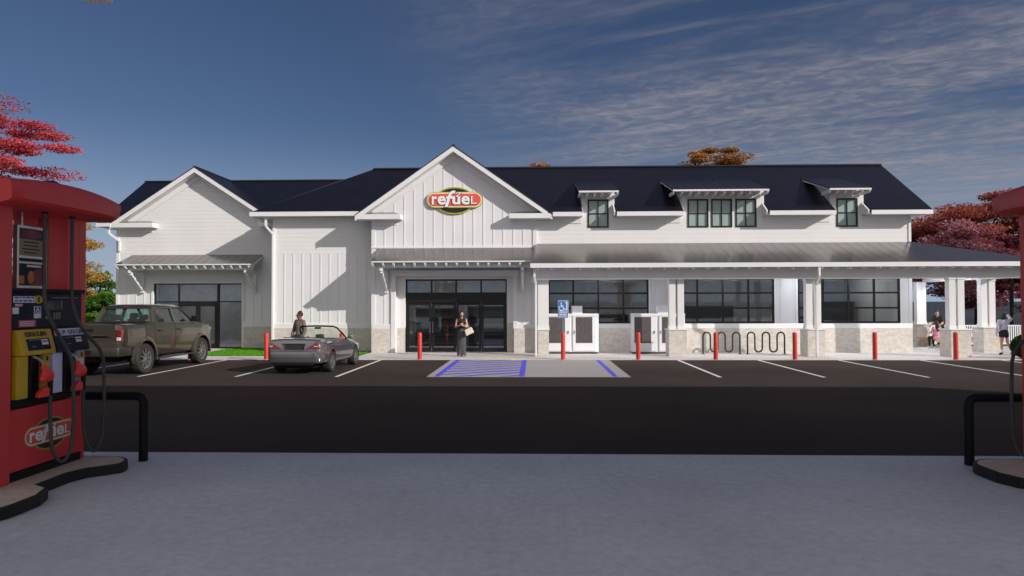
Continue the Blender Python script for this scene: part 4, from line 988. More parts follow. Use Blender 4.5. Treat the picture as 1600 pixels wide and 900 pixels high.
def pump():
    t = thing('fuel_pump', 'red fuel pump with yellow and white grade panels, hoses and red nozzles, left edge', 'fuel pump', (-6.40, 8.23, 0.125), 0, 'red fuel pumps')
    t.scale = (1, 1.085, 1)
    # local frame: +X = customer side, Y along the island, z from the island top; the far end is +Y
    for y0, y1, x0, x1 in ((-0.79, -0.37, 0.04, 0.40), (0.60, 0.93, 0.04, 0.335), (-0.79, -0.37, -0.40, -0.10), (0.60, 0.93, -0.47, -0.10)):
        b = MB(); k = 1 if x1 > 0 else -1; xo, xi = (x1, x0) if k > 0 else (x0, x1)
        b.prism([(xi, y0), (xo - 0.04 * k, y0), (xo, y0 + 0.04), (xo, y0 + 0.15), (xo - 0.008 * k, y0 + 0.155), (xo - 0.008 * k, y0 + 0.165), (xo, y0 + 0.17), (xo, y1 - 0.04), (xo - 0.04 * k, y1), (xi, y1)], 'z', 0, 3.22); b.build('column', 'pumpred', t, bevel=0.006)
    b = MB(); b.box(-0.30, 0.30, -0.37, 0.80, 0.0, 0.86); b.box(-0.36, 0.36, -0.37, 0.80, 0.0, 0.10); b.box(-0.345, 0.347, -0.375, 0.80, 0.85, 2.235); b.box(-0.36, 0.37, -0.385, 0.835, 2.20, 2.25); b.box(-0.345, 0.30, 0.80, 0.83, 0.85, 2.2)
    b.build('console', 'black', t, bevel=0.006)
    for xs in ((0.30, 0.36), (-0.36, -0.30)):
        b = MB(); b.box(*xs, -0.36, 0.80, 0.11, 0.835); b.build('lower_panel', 'pumpred', t, bevel=0.012)
    # valance: arched cap overhanging the customer side, chamfered towards its underside
    rings = []
    for i in range(21):
        s = -1 + 2 * i / 20; y = 0.14 + 0.93 * s
        zt = 3.445 + 0.075 * (1 - s * s); w = 0.70 + 0.045 * (1 - s * s); e = 0.035 * (1 if s > 0.99 else -1 if s < -0.99 else 0)
        half = [(w - 0.16, y - e, 3.185), (w - 0.05, y - e, 3.215), (w - 0.02, y - e, 3.25), (w, y, zt - 0.07), (w - 0.008, y, zt - 0.03), (w - 0.03, y, zt - 0.008), (w - 0.07, y, zt)]
        rings.append(half + [(-a, c, d) for a, c, d in reversed(half)])
    b = MB(); b.loft(rings); b.build('valance', 'pumpred', t, smooth=32)
    b = MB(); b.lathe([(0.11, 0), (0.11, 0.03), (0.07, 0.06), (0, 0.07)], (0.48, 0.05, 3.505), 16); b.build('camera_dome', 'black', t, smooth=40)
    # placards hanging in the gap between the columns
    fr = MB(); y0, y1, z0, z1 = -0.10, 0.37, 2.26, 3.02; xx = 0.17
    for a, c in ((z0, z0 + 0.03), ((z0 + z1) / 2 - 0.015, (z0 + z1) / 2 + 0.015), (z1 - 0.03, z1)): fr.box(xx - 0.02, xx + 0.03, y0, y1, a, c)
    for a in (y0, y1 - 0.03): fr.box(xx - 0.021, xx + 0.031, a, a + 0.03, z0, z1)
    fr.box(xx - 0.01, xx + 0.01, y0 + 0.08, y0 + 0.11, z1, 3.2); f = fr.build('placard_frame', 'steel', t)
    zm = (z0 + z1) / 2
    def card(n, m, ya, yb, za, zb, dx, par): q = MB(); q.box(xx - 0.012, xx + dx, ya, yb, za, zb); return q.build(n, m, par)
    card('upper_placard', 'poster1', y0 + 0.03, y1 - 0.03, zm + 0.015, z1 - 0.03, 0.006, f); card('price_board', 'poster2', y0 + 0.03, y1 - 0.03, zm + 0.015, zm + 0.22, 0.008, f)
    q = MB(); q.prism([(0.135 + 0.18 * math.cos(R(a)), zm + 0.285 + 0.05 * math.sin(R(a))) for a in range(0, 360, 15)], 'x', xx, xx + 0.009); q.build('oval_badge', 'poster3', f)
    q = MB(); r = random.Random(2)
    for k in range(4): q.box(xx, xx + 0.010, y0 + 0.10 + r.uniform(0, .04), y1 - 0.09 - r.uniform(0, .05), zm + 0.05 + k * 0.043, zm + 0.063 + k * 0.043)
    q.build('print_line', 'black', f)
    card('lower_placard', 'navy', y0 + 0.03, y1 - 0.03, z0 + 0.03, zm - 0.015, 0.006, f)
    q = MB(); q.prism([(0.14, z0 + 0.03), (y1 - 0.03, z0 + 0.03), (y1 - 0.03, z0 + 0.27), (0.20, z0 + 0.22)], 'x', xx, xx + 0.008); q.build('placard_picture', 'poster3', f)
    q = MB(); q.ball((xx + 0.004, 0.15, z0 + 0.13), (0.006, 0.06, 0.09)); q.box(xx, xx + 0.009, y0 + 0.05, 0.04, z0 + 0.05, z0 + 0.15); q.build('placard_picture', 'orange', f)
    q = MB()
    for k, (za, ya, yb) in enumerate(((0.30, -0.04, 0.33), (0.26, 0.08, 0.33))):
        y = ya
        while y < yb - 0.02: w = r.uniform(0.018, 0.03); q.box(xx, xx + 0.010, y, y + w, z0 + za, z0 + za + 0.026); y += w + 0.006
    q.build('print_line', 'white', f)
    # console face
    X = 0.347
    def plate(n, m, ya, yb, za, zb, dx=0.006, par=None, x=X): q = MB(); q.box(x - 0.004, x + dx, ya, yb, ZQ(za), ZQ(zb)); return q.build(n, m, par or t)
    def lines(n, m, ya, yb, zs, h, dx, par, seed, x=X, wmax=0.03):
        q = MB(); r = random.Random(seed)
        for z in zs:
            y = ya
            while y < yb - 0.008: w = r.uniform(wmax * 0.4, wmax); q.box(x, x + dx, y, min(y + w, yb), ZQ(z), ZQ(z + h)); y += w + wmax * 0.25
        return q.build(n, m, par)
    ZQ = lambda z: 1.785 + (z - 1.55) * 0.63
    pn = plate('control_panel', 'navy', -0.35, 0.79, 1.55, 2.17, 0.004)
    plate('sticker', 'white', -0.33, 0.0, 2.02, 2.14, 0.007, pn); lines('print_line', 'stickerb', -0.31, -0.02, (2.04, 2.10), 0.03, 0.009, pn, 5, wmax=0.06)
    q = MB(); q.prism([(0.05 + 0.062 * math.cos(R(a)), ZQ(2.08) + 0.05 * math.sin(R(a))) for a in range(0, 360, 15)], 'x', X, X + 0.008); q.build('round_sticker', 'gold', pn)
    q = MB(); q.prism([(p, ZQ(q_)) for p, q_ in ((0.04, 2.03), (0.06, 2.03), (0.06, 2.10), (0.075, 2.10), (0.05, 2.13), (0.025, 2.10), (0.04, 2.10))], 'x', X, X + 0.0095); q.build('arrow_mark', 'black', pn)
    plate('sticker', 'stickerp', -0.31, -0.19, 1.95, 2.0, 0.007, pn); lines('print_line', 'white', -0.30, -0.2, (1.955, 1.978), 0.014, 0.009, pn, 7)
    plate('sticker', 'white', -0.34, -0.25, 1.81, 1.93, 0.007, pn)
    st = plate('sticker', 'white', -0.02, 0.09, 1.72, 1.95, 0.007, pn); plate('sticker', 'stickerb', -0.01, 0.08, 1.81, 1.94, 0.009, pn)
    q = wheelchair(0.075); q.xf(Matrix.Translation((X + 0.009, 0.035, ZQ(1.875))) @ Matrix.Rotation(R(90), 4, 'Z')); q.build('wheelchair_symbol', 'white', pn)
    plate('sticker', 'stickerp', -0.25, 0.01, 1.56, 1.69, 0.007, pn); lines('print_line', 'white', -0.23, -0.01, (1.58, 1.615, 1.65), 0.018, 0.009, pn, 9)
    plate('display_screen', 'screen', 0.19, 0.38, 1.87, 2.05, 0.008, pn)
    q = MB()
    kq = MB()
    for k in range(4): kq.box(X, X + 0.008, 0.415, 0.44, ZQ(1.89 + k * 0.045), ZQ(1.915 + k * 0.045))
    for k in range(4):
        for j in range(3): q.box(X, X + 0.008, 0.29 + j * 0.045, 0.32 + j * 0.045, ZQ(1.69 + k * 0.036), ZQ(1.715 + k * 0.036))
    q.build('keypad', 'grey', pn)
    q = kq; q.build('side_keys', 'grey', pn)
    lines('print_line', 'grey', 0.27, 0.72, (2.11,), 0.018, 0.007, pn, 12); plate('card_slot', 'grey', 0.16, 0.20, 1.70, 1.76, 0.012, pn)
    # two sloped grade panels with nozzles below
    for i, (y0, y1, m, txt) in enumerate(((-0.34, 0.19, 'gold', 'UNLEADED'), (0.21, 0.79, 'lilac', 'UNLEADED PLUS'))):
        ya, yb = y0, y1
        q = MB(); q.prism([(0.34, 1.76), (0.40, 1.76), (0.47, 1.50), (0.47, 1.46), (0.34, 1.46)], 'y', ya, yb); hd = q.build('grade_header', m if i == 0 else 'navy', t, bevel=0.006)
        al = math.atan2(0.07, 0.26)
        Mx = Matrix.Translation((0.401, (ya + yb) / 2, 1.76)) @ Matrix.Rotation(R(90), 4, 'Z')
        # faces on the sloped plane: local x along Y, local z up the slope
        Ms = Matrix.Translation((0.4005, (ya + yb) / 2, 1.76)) @ Matrix.Rotation(R(90), 4, 'Z') @ Matrix.Rotation(-al, 4, 'X')
        if i == 1: q = MB(); q.box(-0.27, 0.27, -0.006, 0.004, -0.10, -0.01); q.xf(Ms); q.build('white_strip', 'lilac', hd)
        hw = 0.17 if i == 0 else 0.235
        # the printed grade name reads mirrored on the pump
        n = len(txt); q = MB(); cw = 2 * hw / n
        for k, ch in enumerate(txt):
            if ch == ' ': q.xf(Matrix.Scale(-1, 4, Vector((1, 0, 0)))); q.xf(Ms); q.build('grade_name', 'navy', hd); q = MB(); continue
            g = glyph(ch, (-hw + k * cw + cw * 0.08, -hw + (k + 1) * cw - cw * 0.08, -0.085, -0.03), 0.003, 0, 0.01, 0.006); q.add(g.v, g.f)
        q.xf(Matrix.Scale(-1, 4, Vector((1, 0, 0)))); q.xf(Ms); q.build('grade_name', 'navy', hd)
        q = MB(); q.box(-0.16, 0.19, -0.006, 0.004, -0.255, -0.115); q.xf(Ms); q.build('grade_window', 'navy', hd)
        q = MB(); q.box(0.06, 0.16, -0.009, 0.004, -0.195, -0.13); q.xf(Ms); q.build('sticker', 'white', hd)
        q = MB(); q.box(0.065, 0.155, -0.011, 0.004, -0.165, -0.145); q.xf(Ms); q.build('sticker_band', 'stickerp', hd)
        q = MB(); r = random.Random(20 + i); x = -0.12
        while x < 0.05: w = r.uniform(0.008, 0.02); q.box(x, x + w, -0.008, 0.003, -0.135, -0.125); x += w + 0.004
        q.box(-0.10, -0.04, -0.008, 0.003, -0.215, -0.205); q.xf(Ms); q.build('print_line', 'grey', hd)
        # holster: coloured side strips and dark recess
        q = MB(); q.box(0.33, 0.42, ya, ya + 0.16, 0.955, 1.455); q.build('side_strip', m, t, bevel=0.006)
        q = MB(); q.box(0.33, 0.40, yb - 0.115, yb - 0.01, 0.985, 1.455); q.build('side_strip', m, t, bevel=0.005)
        q = MB(); q.box(0.395, 0.408, yb - 0.105, yb - 0.02, 1.35, 1.44); q.build('octane_label', 'gold', t)
        q = MB(); q.box(0.405, 0.412, yb - 0.075, yb - 0.05, 1.37, 1.425); q.build('octane_mark', 'black', t)
        c = (ya + yb) / 2 + 0.10
        q = MB(); q.box(0.33, 0.44, ya + 0.165, ya + 0.185, 0.96, 1.45); q.build('holster', 'black', t, bevel=0.004)
        nz = MB(); nz.ball((0.46, c + 0.03, 1.20), (0.045, 0.085, 0.085)); nz.ball((0.46, c + 0.075, 1.185), (0.042, 0.065, 0.075)); nz.ball((0.46, c - 0.015, 1.165), (0.042, 0.07, 0.05)); nz.capsule((0.455, c - 0.02, 1.30), 0.034, (0.455, c + 0.02, 1.22), 0.05)
        me = evaluated(nz.mesh('nozzle'), [('REMESH', dict(mode='VOXEL', voxel_size=0.008)), ('SMOOTH', dict(iterations=4, factor=0.5))]); smooth_mesh(me, 180)
        me.materials.append(M['nozzle']); no = link('nozzle', me, t)
        q = MB(); q.tube([(0.455, c - 0.02, 1.31), (0.45, c - 0.05, 1.375), (0.44, c - 0.10, 1.415), (0.42, c - 0.145, 1.44)], 0.018, 10); q.build('spout', 'steel', no, smooth=50)
        q = MB(); q.prism([(c - 0.11, 0.94), (c + 0.05, 0.94), (c + 0.05, 1.03), (c + 0.03, 1.06), (c - 0.03, 1.05), (c - 0.10, 1.0)], 'x', 0.42, 0.49); q.build('lower_grip', 'nozzle', no, bevel=0.012)
        q = MB(); q.tube([(0.455, c - 0.04, 1.12), (0.46, c + 0.01, 1.115), (0.46, c + 0.02, 1.09), (0.46, c - 0.01, 1.065)], 0.008, 7); q.build('trigger', 'grey', no)
        q = MB(); q.capsule((0.46, c + 0.09, 1.13), 0.03, (0.46, c + 0.09, 0.95), 0.024); q.build('swivel', 'black', no, smooth=60)
        ty = (0.0 if i == 0 else 0.46); top = (0.46, ty, 3.23)
        ctrl = [top, (0.46, ty, 2.8), (0.46, ty, 2.4), (0.47, ty + 0.01, 2.05), (0.53, ty + 0.10, 1.75), (0.57, c + 0.28, 1.40), (0.57, c + 0.335, 1.0), (0.57, c + 0.34, 0.6), (0.56, c + 0.32, 0.28), (0.54, c + 0.24, 0.12), (0.52, c + 0.15, 0.14), (0.49, c + 0.095, 0.30), (0.465, c + 0.09, 0.60), (0.46, c + 0.09, 0.98)]
        def cr(P, k=7):
            P = [Vector(p) for p in P]; P = [P[0]] + P + [P[-1]]; o = []
            for a in range(1, len(P) - 2):
                for s in range(k):
                    u = s / k; p0, p1, p2, p3 = P[a - 1], P[a], P[a + 1], P[a + 2]
                    o.append(0.5 * (2 * p1 + (p2 - p0) * u + (2 * p0 - 5 * p1 + 4 * p2 - p3) * u * u + (3 * p1 - p0 - 3 * p2 + p3) * u ** 3))
            return o + [P[-2]]
        q = MB(); q.tube(cr(ctrl), 0.021, 9); q.build('hose', 'hose', t, smooth=60)
        q = MB(); q.tube(cr([(-a, b, c) for a, b, c in ctrl]), 0.021, 9); q.build('hose', 'hose', t, smooth=60)
        q = MB(); q.lathe([(0.034, 0), (0.034, 0.05)], (top[0], top[1], 3.16), 10); q.build('hose_collar', 'black', t)
    lg = Matrix.Translation((0.3605, 0.25, 0.47)) @ Matrix.Rotation(R(90), 4, 'Z')
    logo(t, 0.82, 0.003, lg)
    dup(t, 'red fuel pump cut off by the right edge, only cap tip and hose showing', (6.76, 8.23, 0.125))
pump()

# ---------------------------------------------------------------- vehicles
def ringf(y, w, zb, zt, cr=0.02, tumble=0.95):
    h = zt - zb
    half = [(w * 0.82, zb), (w * 0.95, zb + 0.05), (w * 0.985, zb + 0.22 * h), (w, zb + 0.48 * h), (w * 0.99, zb + 0.75 * h), (w * tumble, zt - 0.045), (w * (tumble - 0.05), zt - 0.005), (w * 0.6, zt + cr * 0.7), (w * 0.25, zt + cr)]
    return [(x, y, z) for x, z in half] + [(-x, y, z) for x, z in reversed(half)]
def interp(secs, y):
    for a, b in zip(secs[:-1], secs[1:]):
        if a[0] <= y <= b[0]:
            t = (y - a[0]) / (b[0] - a[0]); return [y] + [a[i] + (b[i] - a[i]) * t for i in range(1, len(a))]
    return list(secs[0] if y < secs[0][0] else secs[-1])
def patch(secs, y0, y1, k0, k1, side, out, n=5):
    b = MB(); g = []
    for i in range(n):
        q = ringf(*interp(secs, y0 + (y1 - y0) * i / (n - 1)))[:9]; g.append([(side * (p[0] + out), p[1], p[2]) for p in q[k0:k1 + 1]] + [(side * (p[0] - 0.03), p[1], p[2]) for p in reversed(q[k0:k1 + 1])])
    return b.loft(g)
def body(secs, wells, cuts, m, parent, name='body', wl=1.3):
    b = MB()
    ys = sorted({s[0] for s in secs} | {secs[0][0] + (secs[-1][0] - secs[0][0]) * i / 40 for i in range(41)})
    b.loft([ringf(*interp(secs, y)) for y in ys]); me = b.mesh(name)
    c = MB()
    for y, r in wells:
        for s in (-1, 1): c.cyl((s * 0.60, y, wells_z), (s * wl, y, wells_z), r, n=36)
    me2 = boolean(me, c.mesh('c'))
    for q in cuts: me2 = boolean(me2, q)
    me2.materials.clear(); me2.materials.append(M[m]); smooth_mesh(me2, 38)
    return link(name, me2, parent)
def wheel(parent, x, y, r, w, side, spokes=10):
    e = bpy.data.objects.new('wheel', None); C.objects.link(e); e.parent = parent; e.location = (x, y, r); e.empty_display_size = 0.1
    b = MB(); rr = r * 0.66
    b.lathe([(rr, -w / 2 + 0.01), (r * 0.94, -w / 2), (r * 0.985, -w / 2 + 0.025), (r, -w / 2 + 0.05), (r, w / 2 - 0.05), (r * 0.985, w / 2 - 0.025), (r * 0.94, w / 2), (rr, w / 2 - 0.01), (rr, -w / 2 + 0.01)], n=36, ax='x', cap=False); b.build('tyre', 'tyre', e, smooth=35)
    b = MB(); f = side * (w / 2 - 0.03)
    b.lathe([(rr * 0.9, f - side * 0.12), (rr * 0.94, f), (rr * 1.01, f + side * 0.012), (rr * 1.01, f - side * 0.02), (rr * 0.97, f - side * 0.12), (rr * 0.9, f - side * 0.12)], n=36, ax='x', cap=False)
    for k in range(spokes):
        a = 2 * math.pi * k / spokes; b.beam((f - side * 0.025, 0.04 * math.cos(a), 0.04 * math.sin(a)), (f - side * 0.02, rr * 0.95 * math.cos(a), rr * 0.95 * math.sin(a)), 0.022 * r / 0.4, 0.04 * r / 0.4, (1, 0, 0))
    b.cyl((f - side * 0.05, 0, 0), (f, 0, 0), 0.06, 0.05, 14); b.build('rim', 'rim', e, smooth=35)
    b = MB(); b.cyl((f - side * 0.13, 0, 0), (f - side * 0.09, 0, 0), rr * 0.93, n=24); b.build('brake_backing', 'black', e)
    return e
def seat(parent, x, y, z, h):
    b = MB(); b.box(x - 0.25, x + 0.25, y - 0.05, y + 0.45, z, z + 0.16); b.add([(x + sx * 0.24, y + dy - (0.12 if k else 0), z + (h if k else 0.1)) for k in (0, 1) for sx, dy in ((-1, -0.12), (1, -0.12), (1, 0.02), (-1, 0.02))], [(0, 1, 2, 3), (4, 5, 6, 7), (0, 1, 5, 4), (1, 2, 6, 5), (2, 3, 7, 6), (3, 0, 4, 7)])
    b.box(x - 0.14, x + 0.14, y - 0.26, y - 0.14, z + h + 0.02, z + h + 0.20); b.build('seat', 'leather', parent, bevel=0.045, smooth=60, segs=3)

wells_z = 0.47
def pickup():
    t = thing('pickup_truck', 'bronze crew-cab pickup truck parked nose to the kerb', 'pickup truck', (-13.17, 21.43, -0.01))
    S = [(-1.24, 0.93, 0.62, 1.50), (-1.20, 0.97, 0.60, 1.56), (-1.0, 0.99, 0.58, 1.575), (0.0, 1.0, 0.58, 1.575), (0.45, 0.995, 0.50, 1.57), (1.6, 0.985, 0.48, 1.56), (3.0, 0.985, 0.48, 1.54), (3.3, 0.99, 0.50, 1.52), (3.7, 1.0, 0.55, 1.49), (4.3, 0.98, 0.55, 1.44), (4.5, 0.93, 0.58, 1.38), (4.6, 0.84, 0.62, 1.25)]
    S = [s + (0.03, 0.955) for s in S]
    cut = MB(); cut.box(-0.72, 0.72, 0.68, 3.0, 0.75, 1.8)
    body(S, [(0, 0.565), (3.67, 0.555)], [cut.mesh('c')], 'truck', t)
    # flared arches
    for y in (0, 3.67):
        for s in (-1, 1):
            b = MB(); g = []
            for i in range(25):
                a = R(-8 + 196 * i / 24); cy, cz = math.cos(a), math.sin(a)
                g.append([(s * x, y + r * cy, 0.47 + r * cz) for x, r in ((0.90, 0.555), (1.025, 0.56), (1.032, 0.60), (1.022, 0.64), (0.985, 0.70), (0.93, 0.70))])
            b.loft(g); b.build('wheel_arch', 'truck', t, smooth=40)
            b = MB(); g = []
            for i in range(17):
                a = R(-5 + 190 * i / 16); g.append([(s * x, y + 0.553 * math.cos(a), 0.47 + 0.553 * math.sin(a)) for x in (0.61, 0.98)])
            b.add([p for q in g for p in q], [(2 * i, 2 * i + 1, 2 * i + 3, 2 * i + 2) for i in range(16)]); b.build('arch_liner', 'black', t)
    for y in (0, 3.67):
        for s in (-1, 1): wheel(t, s * 0.865, y, 0.47, 0.29, s, 9)
    b = MB(); b.box(-0.6, 0.6, -0.95, 4.2, 0.42, 0.62); b.cyl((-0.85, 0, 0.47), (0.85, 0, 0.47), 0.07, n=10); b.cyl((-0.85, 3.67, 0.47), (0.85, 3.67, 0.47), 0.06, n=10); b.build('chassis', 'black', t)
    # tailgate, bumper, lamps
    b = MB(); b.box(-0.79, 0.79, -1.275, -1.20, 0.86, 1.575); b.prism([(0.79, 1.16), (0.62, 1.16), (0.55, 1.22), (-0.55, 1.22), (-0.62, 1.16), (-0.79, 1.16), (-0.79, 1.19), (-0.60, 1.19), (-0.53, 1.25), (0.53, 1.25), (0.60, 1.19), (0.79, 1.19)], 'y', -1.288, -1.275)
    tg = b.build('tailgate', 'truck', t, bevel=0.012); b = MB(); b.box(-0.12, 0.12, -1.287, -1.275, 1.36, 1.44); b.build('handle', 'black', tg, bevel=0.01)
    b = MB(); b.prism([(-0.98, -1.2), (-0.94, -1.36), (-0.75, -1.43), (0.75, -1.43), (0.94, -1.36), (0.98, -1.2), (0.98, -0.78), (0.88, -0.78), (0.88, -1.15), (-0.88, -1.15), (-0.88, -0.78), (-0.98, -0.78)], 'z', 0.62, 0.90); bp = b.build('bumper', 'tgrey', t, bevel=0.03, smooth=40, segs=3)
    b = MB(); b.box(-0.15, 0.15, -1.44, -1.42, 0.68, 0.82); b.build('plate_recess', 'black', bp)
    for s in (-1, 1):
        b = MB(); x0, x1 = sorted((s * 0.805, s * 0.965)); b.box(x0, x1, -1.262, -1.12, 1.07, 1.42); x2, x3 = sorted((s * 0.80, s * 0.955)); l = b.build('tail_lamp', 'lamp', t, bevel=0.02)
        b = MB(); b.box(x0 + 0.015, x1 - 0.015, -1.272, -1.15, 1.09, 1.19); b.build('reverse_lens', 'lampw', l, bevel=0.008)
    b = MB(); b.box(-0.74, 0.74, -1.12, 0.42, 1.585, 1.612); b.build('bed_cover', 'black', t, bevel=0.01)
    # cab
    zb, zr = 1.555, 2.13
    pts = {}
    for s in (-1, 1): pts[s] = dict(rb=(s * 0.90, 0.50, zb), rt=(s * 0.745, 0.70, zr - 0.06), bb=(s * 0.925, 1.83, zb), bt=(s * 0.745, 1.80, zr - 0.03), fb=(s * 0.90, 3.20, zb - 0.02), ft=(s * 0.71, 2.42, zr - 0.06))
    b = MB(); rr = []
    for y, w, z0, z1 in ((0.60, 0.70, 2.03, 2.06), (0.66, 0.765, 2.035, 2.12), (0.95, 0.785, 2.05, 2.155), (1.6, 0.785, 2.06, 2.165), (2.2, 0.765, 2.05, 2.15), (2.42, 0.745, 2.035, 2.11), (2.50, 0.70, 2.02, 2.05)):
        rr.append([(w, y, z0), (w + 0.01, y, z0 + 0.03), (w - 0.06, y, z1 - 0.01), (w * 0.5, y, z1 + 0.008), (-w * 0.5, y, z1 + 0.008), (-w + 0.06, y, z1 - 0.01), (-w - 0.01, y, z0 + 0.03), (-w, y, z0)])
    b.loft(rr); rf = b.build('cab_roof', 'truck', t, smooth=40)
    b = MB(); b.box(-0.12, 0.12, 0.575, 0.62, 2.065, 2.10); b.build('brake_lamp', 'lamp', rf, bevel=0.008)
    b = MB()
    for s in (-1, 1):
        q = pts[s]
        b.beam(q['rb'], q['rt'], 0.15, 0.08, (0, 1, 0)); b.beam(q['bb'], q['bt'], 0.12, 0.06, (1, 0, 0)); b.beam(q['fb'], q['ft'], 0.07, 0.08, (1, 0, 0))
        b.beam((s * 0.91, 0.45, zb + 0.0), (s * 0.92, 3.25, zb - 0.02), 0.05, 0.06)
        b.beam((s * 0.775, 0.62, zr - 0.075), (s * 0.755, 2.45, zr - 0.075), 0.05, 0.06)
        b.add([(s * 0.90, 0.42, zb), (s * 0.925, 0.85, zb), (s * 0.775, 0.86, zr - 0.07), (s * 0.755, 0.62, zr - 0.07), (s * 0.86, 0.42, zb), (s * 0.885, 0.85, zb), (s * 0.735, 0.86, zr - 0.07), (s * 0.715, 0.62, zr - 0.07)], [(0, 1, 2, 3), (7, 6, 5, 4), (0, 4, 5, 1), (1, 5, 6, 2), (2, 6, 7, 3), (3, 7, 4, 0)])
    b.beam((-0.9, 0.50, zb), (0.9, 0.50, zb), 0.08, 0.06); b.beam((-0.72, 0.68, 2.05), (0.72, 0.68, 2.05), 0.06, 0.06)
    b.build('pillar', 'truck', t, bevel=0.012)
    def pane(name, P4): q = MB(); q.add(P4, [(0, 1, 2, 3)]); q.build(name, 'carglass', t, recalc=False)
    L_, R_ = pts[-1], pts[1]
    pane('rear_window', [(-0.84, 0.505, zb + 0.03), (0.84, 0.505, zb + 0.03), (0.70, 0.675, zr - 0.09), (-0.70, 0.675, zr - 0.09)])
    pane('windscreen', [(-0.87, 3.17, zb), (0.87, 3.17, zb), (0.69, 2.44, zr - 0.08), (-0.69, 2.44, zr - 0.08)])
    for s in (-1, 1):
        pane('side_window', [(s * 0.905, 0.85, zb + 0.02), (s * 0.905, 1.80, zb + 0.02), (s * 0.755, 1.78, zr - 0.09), (s * 0.765, 0.86, zr - 0.09)])
        pane('side_window', [(s * 0.905, 1.88, zb + 0.02), (s * 0.89, 3.12, zb + 0.0), (s * 0.735, 2.42, zr - 0.09), (s * 0.755, 1.85, zr - 0.09)])
        for y0, y1 in ((0.56, 1.78), (1.81, 3.08)):
            d = patch(S, y0, y1, 1, 5, s, 0.007, 6).build('door', 'truck', t, smooth=40)
            h = MB(); hy = y0 + 0.16; x = s * 1.012; h.box(min(x, x + s * 0.03), max(x, x + s * 0.03), hy, hy + 0.20, 1.30, 1.345); h.build('handle', 'tgrey', d, bevel=0.012)
        b = MB(); b.box(min(s * 0.86, s * 1.0), max(s * 0.86, s * 1.0), 0.66, 3.02, 0.40, 0.455); b.build('running_board', 'tgrey', t, bevel=0.015)
        b = MB(); b.beam((s * 0.93, 2.86, 1.57), (s * 1.04, 2.86, 1.60), 0.06, 0.06); b.box(min(s * 1.0, s * 1.22), max(s * 1.0, s * 1.22), 2.80, 2.92, 1.55, 1.76); b.build('wing_mirror', 'black', t, bevel=0.03)
        b = MB(); x0, x1 = sorted((s * 0.66, s * 0.90)); b.box(x0, x1, 4.42, 4.57, 1.08, 1.30); b.build('headlight', 'lampw', t, bevel=0.03)
    b = MB(); b.box(-0.9, 0.9, 4.40, 4.68, 0.58, 0.84); b.build('bumper', 'tgrey', t, bevel=0.05)
    b = MB(); b.box(-0.62, 0.62, 4.50, 4.62, 0.90, 1.30); b.build('grille', 'black', t, bevel=0.02)
    for x in (-0.42, 0.42): seat(t, x, 1.95, 0.95, 0.72); seat(t, x, 1.05, 0.95, 0.68)
    b = MB(); b.box(-0.72, 0.72, 2.75, 2.98, 1.0, 1.50); b.build('dashboard', 'leather', t, bevel=0.05)
    b = MB(); b.tube([(-0.42 + 0.18 * math.cos(R(a)), 2.62 - 0.06 * math.sin(R(a)), 1.50 + 0.18 * math.sin(R(a))) for a in range(0, 361, 20)], 0.016, 8); b.build('steering_wheel', 'black', t)
pickup()

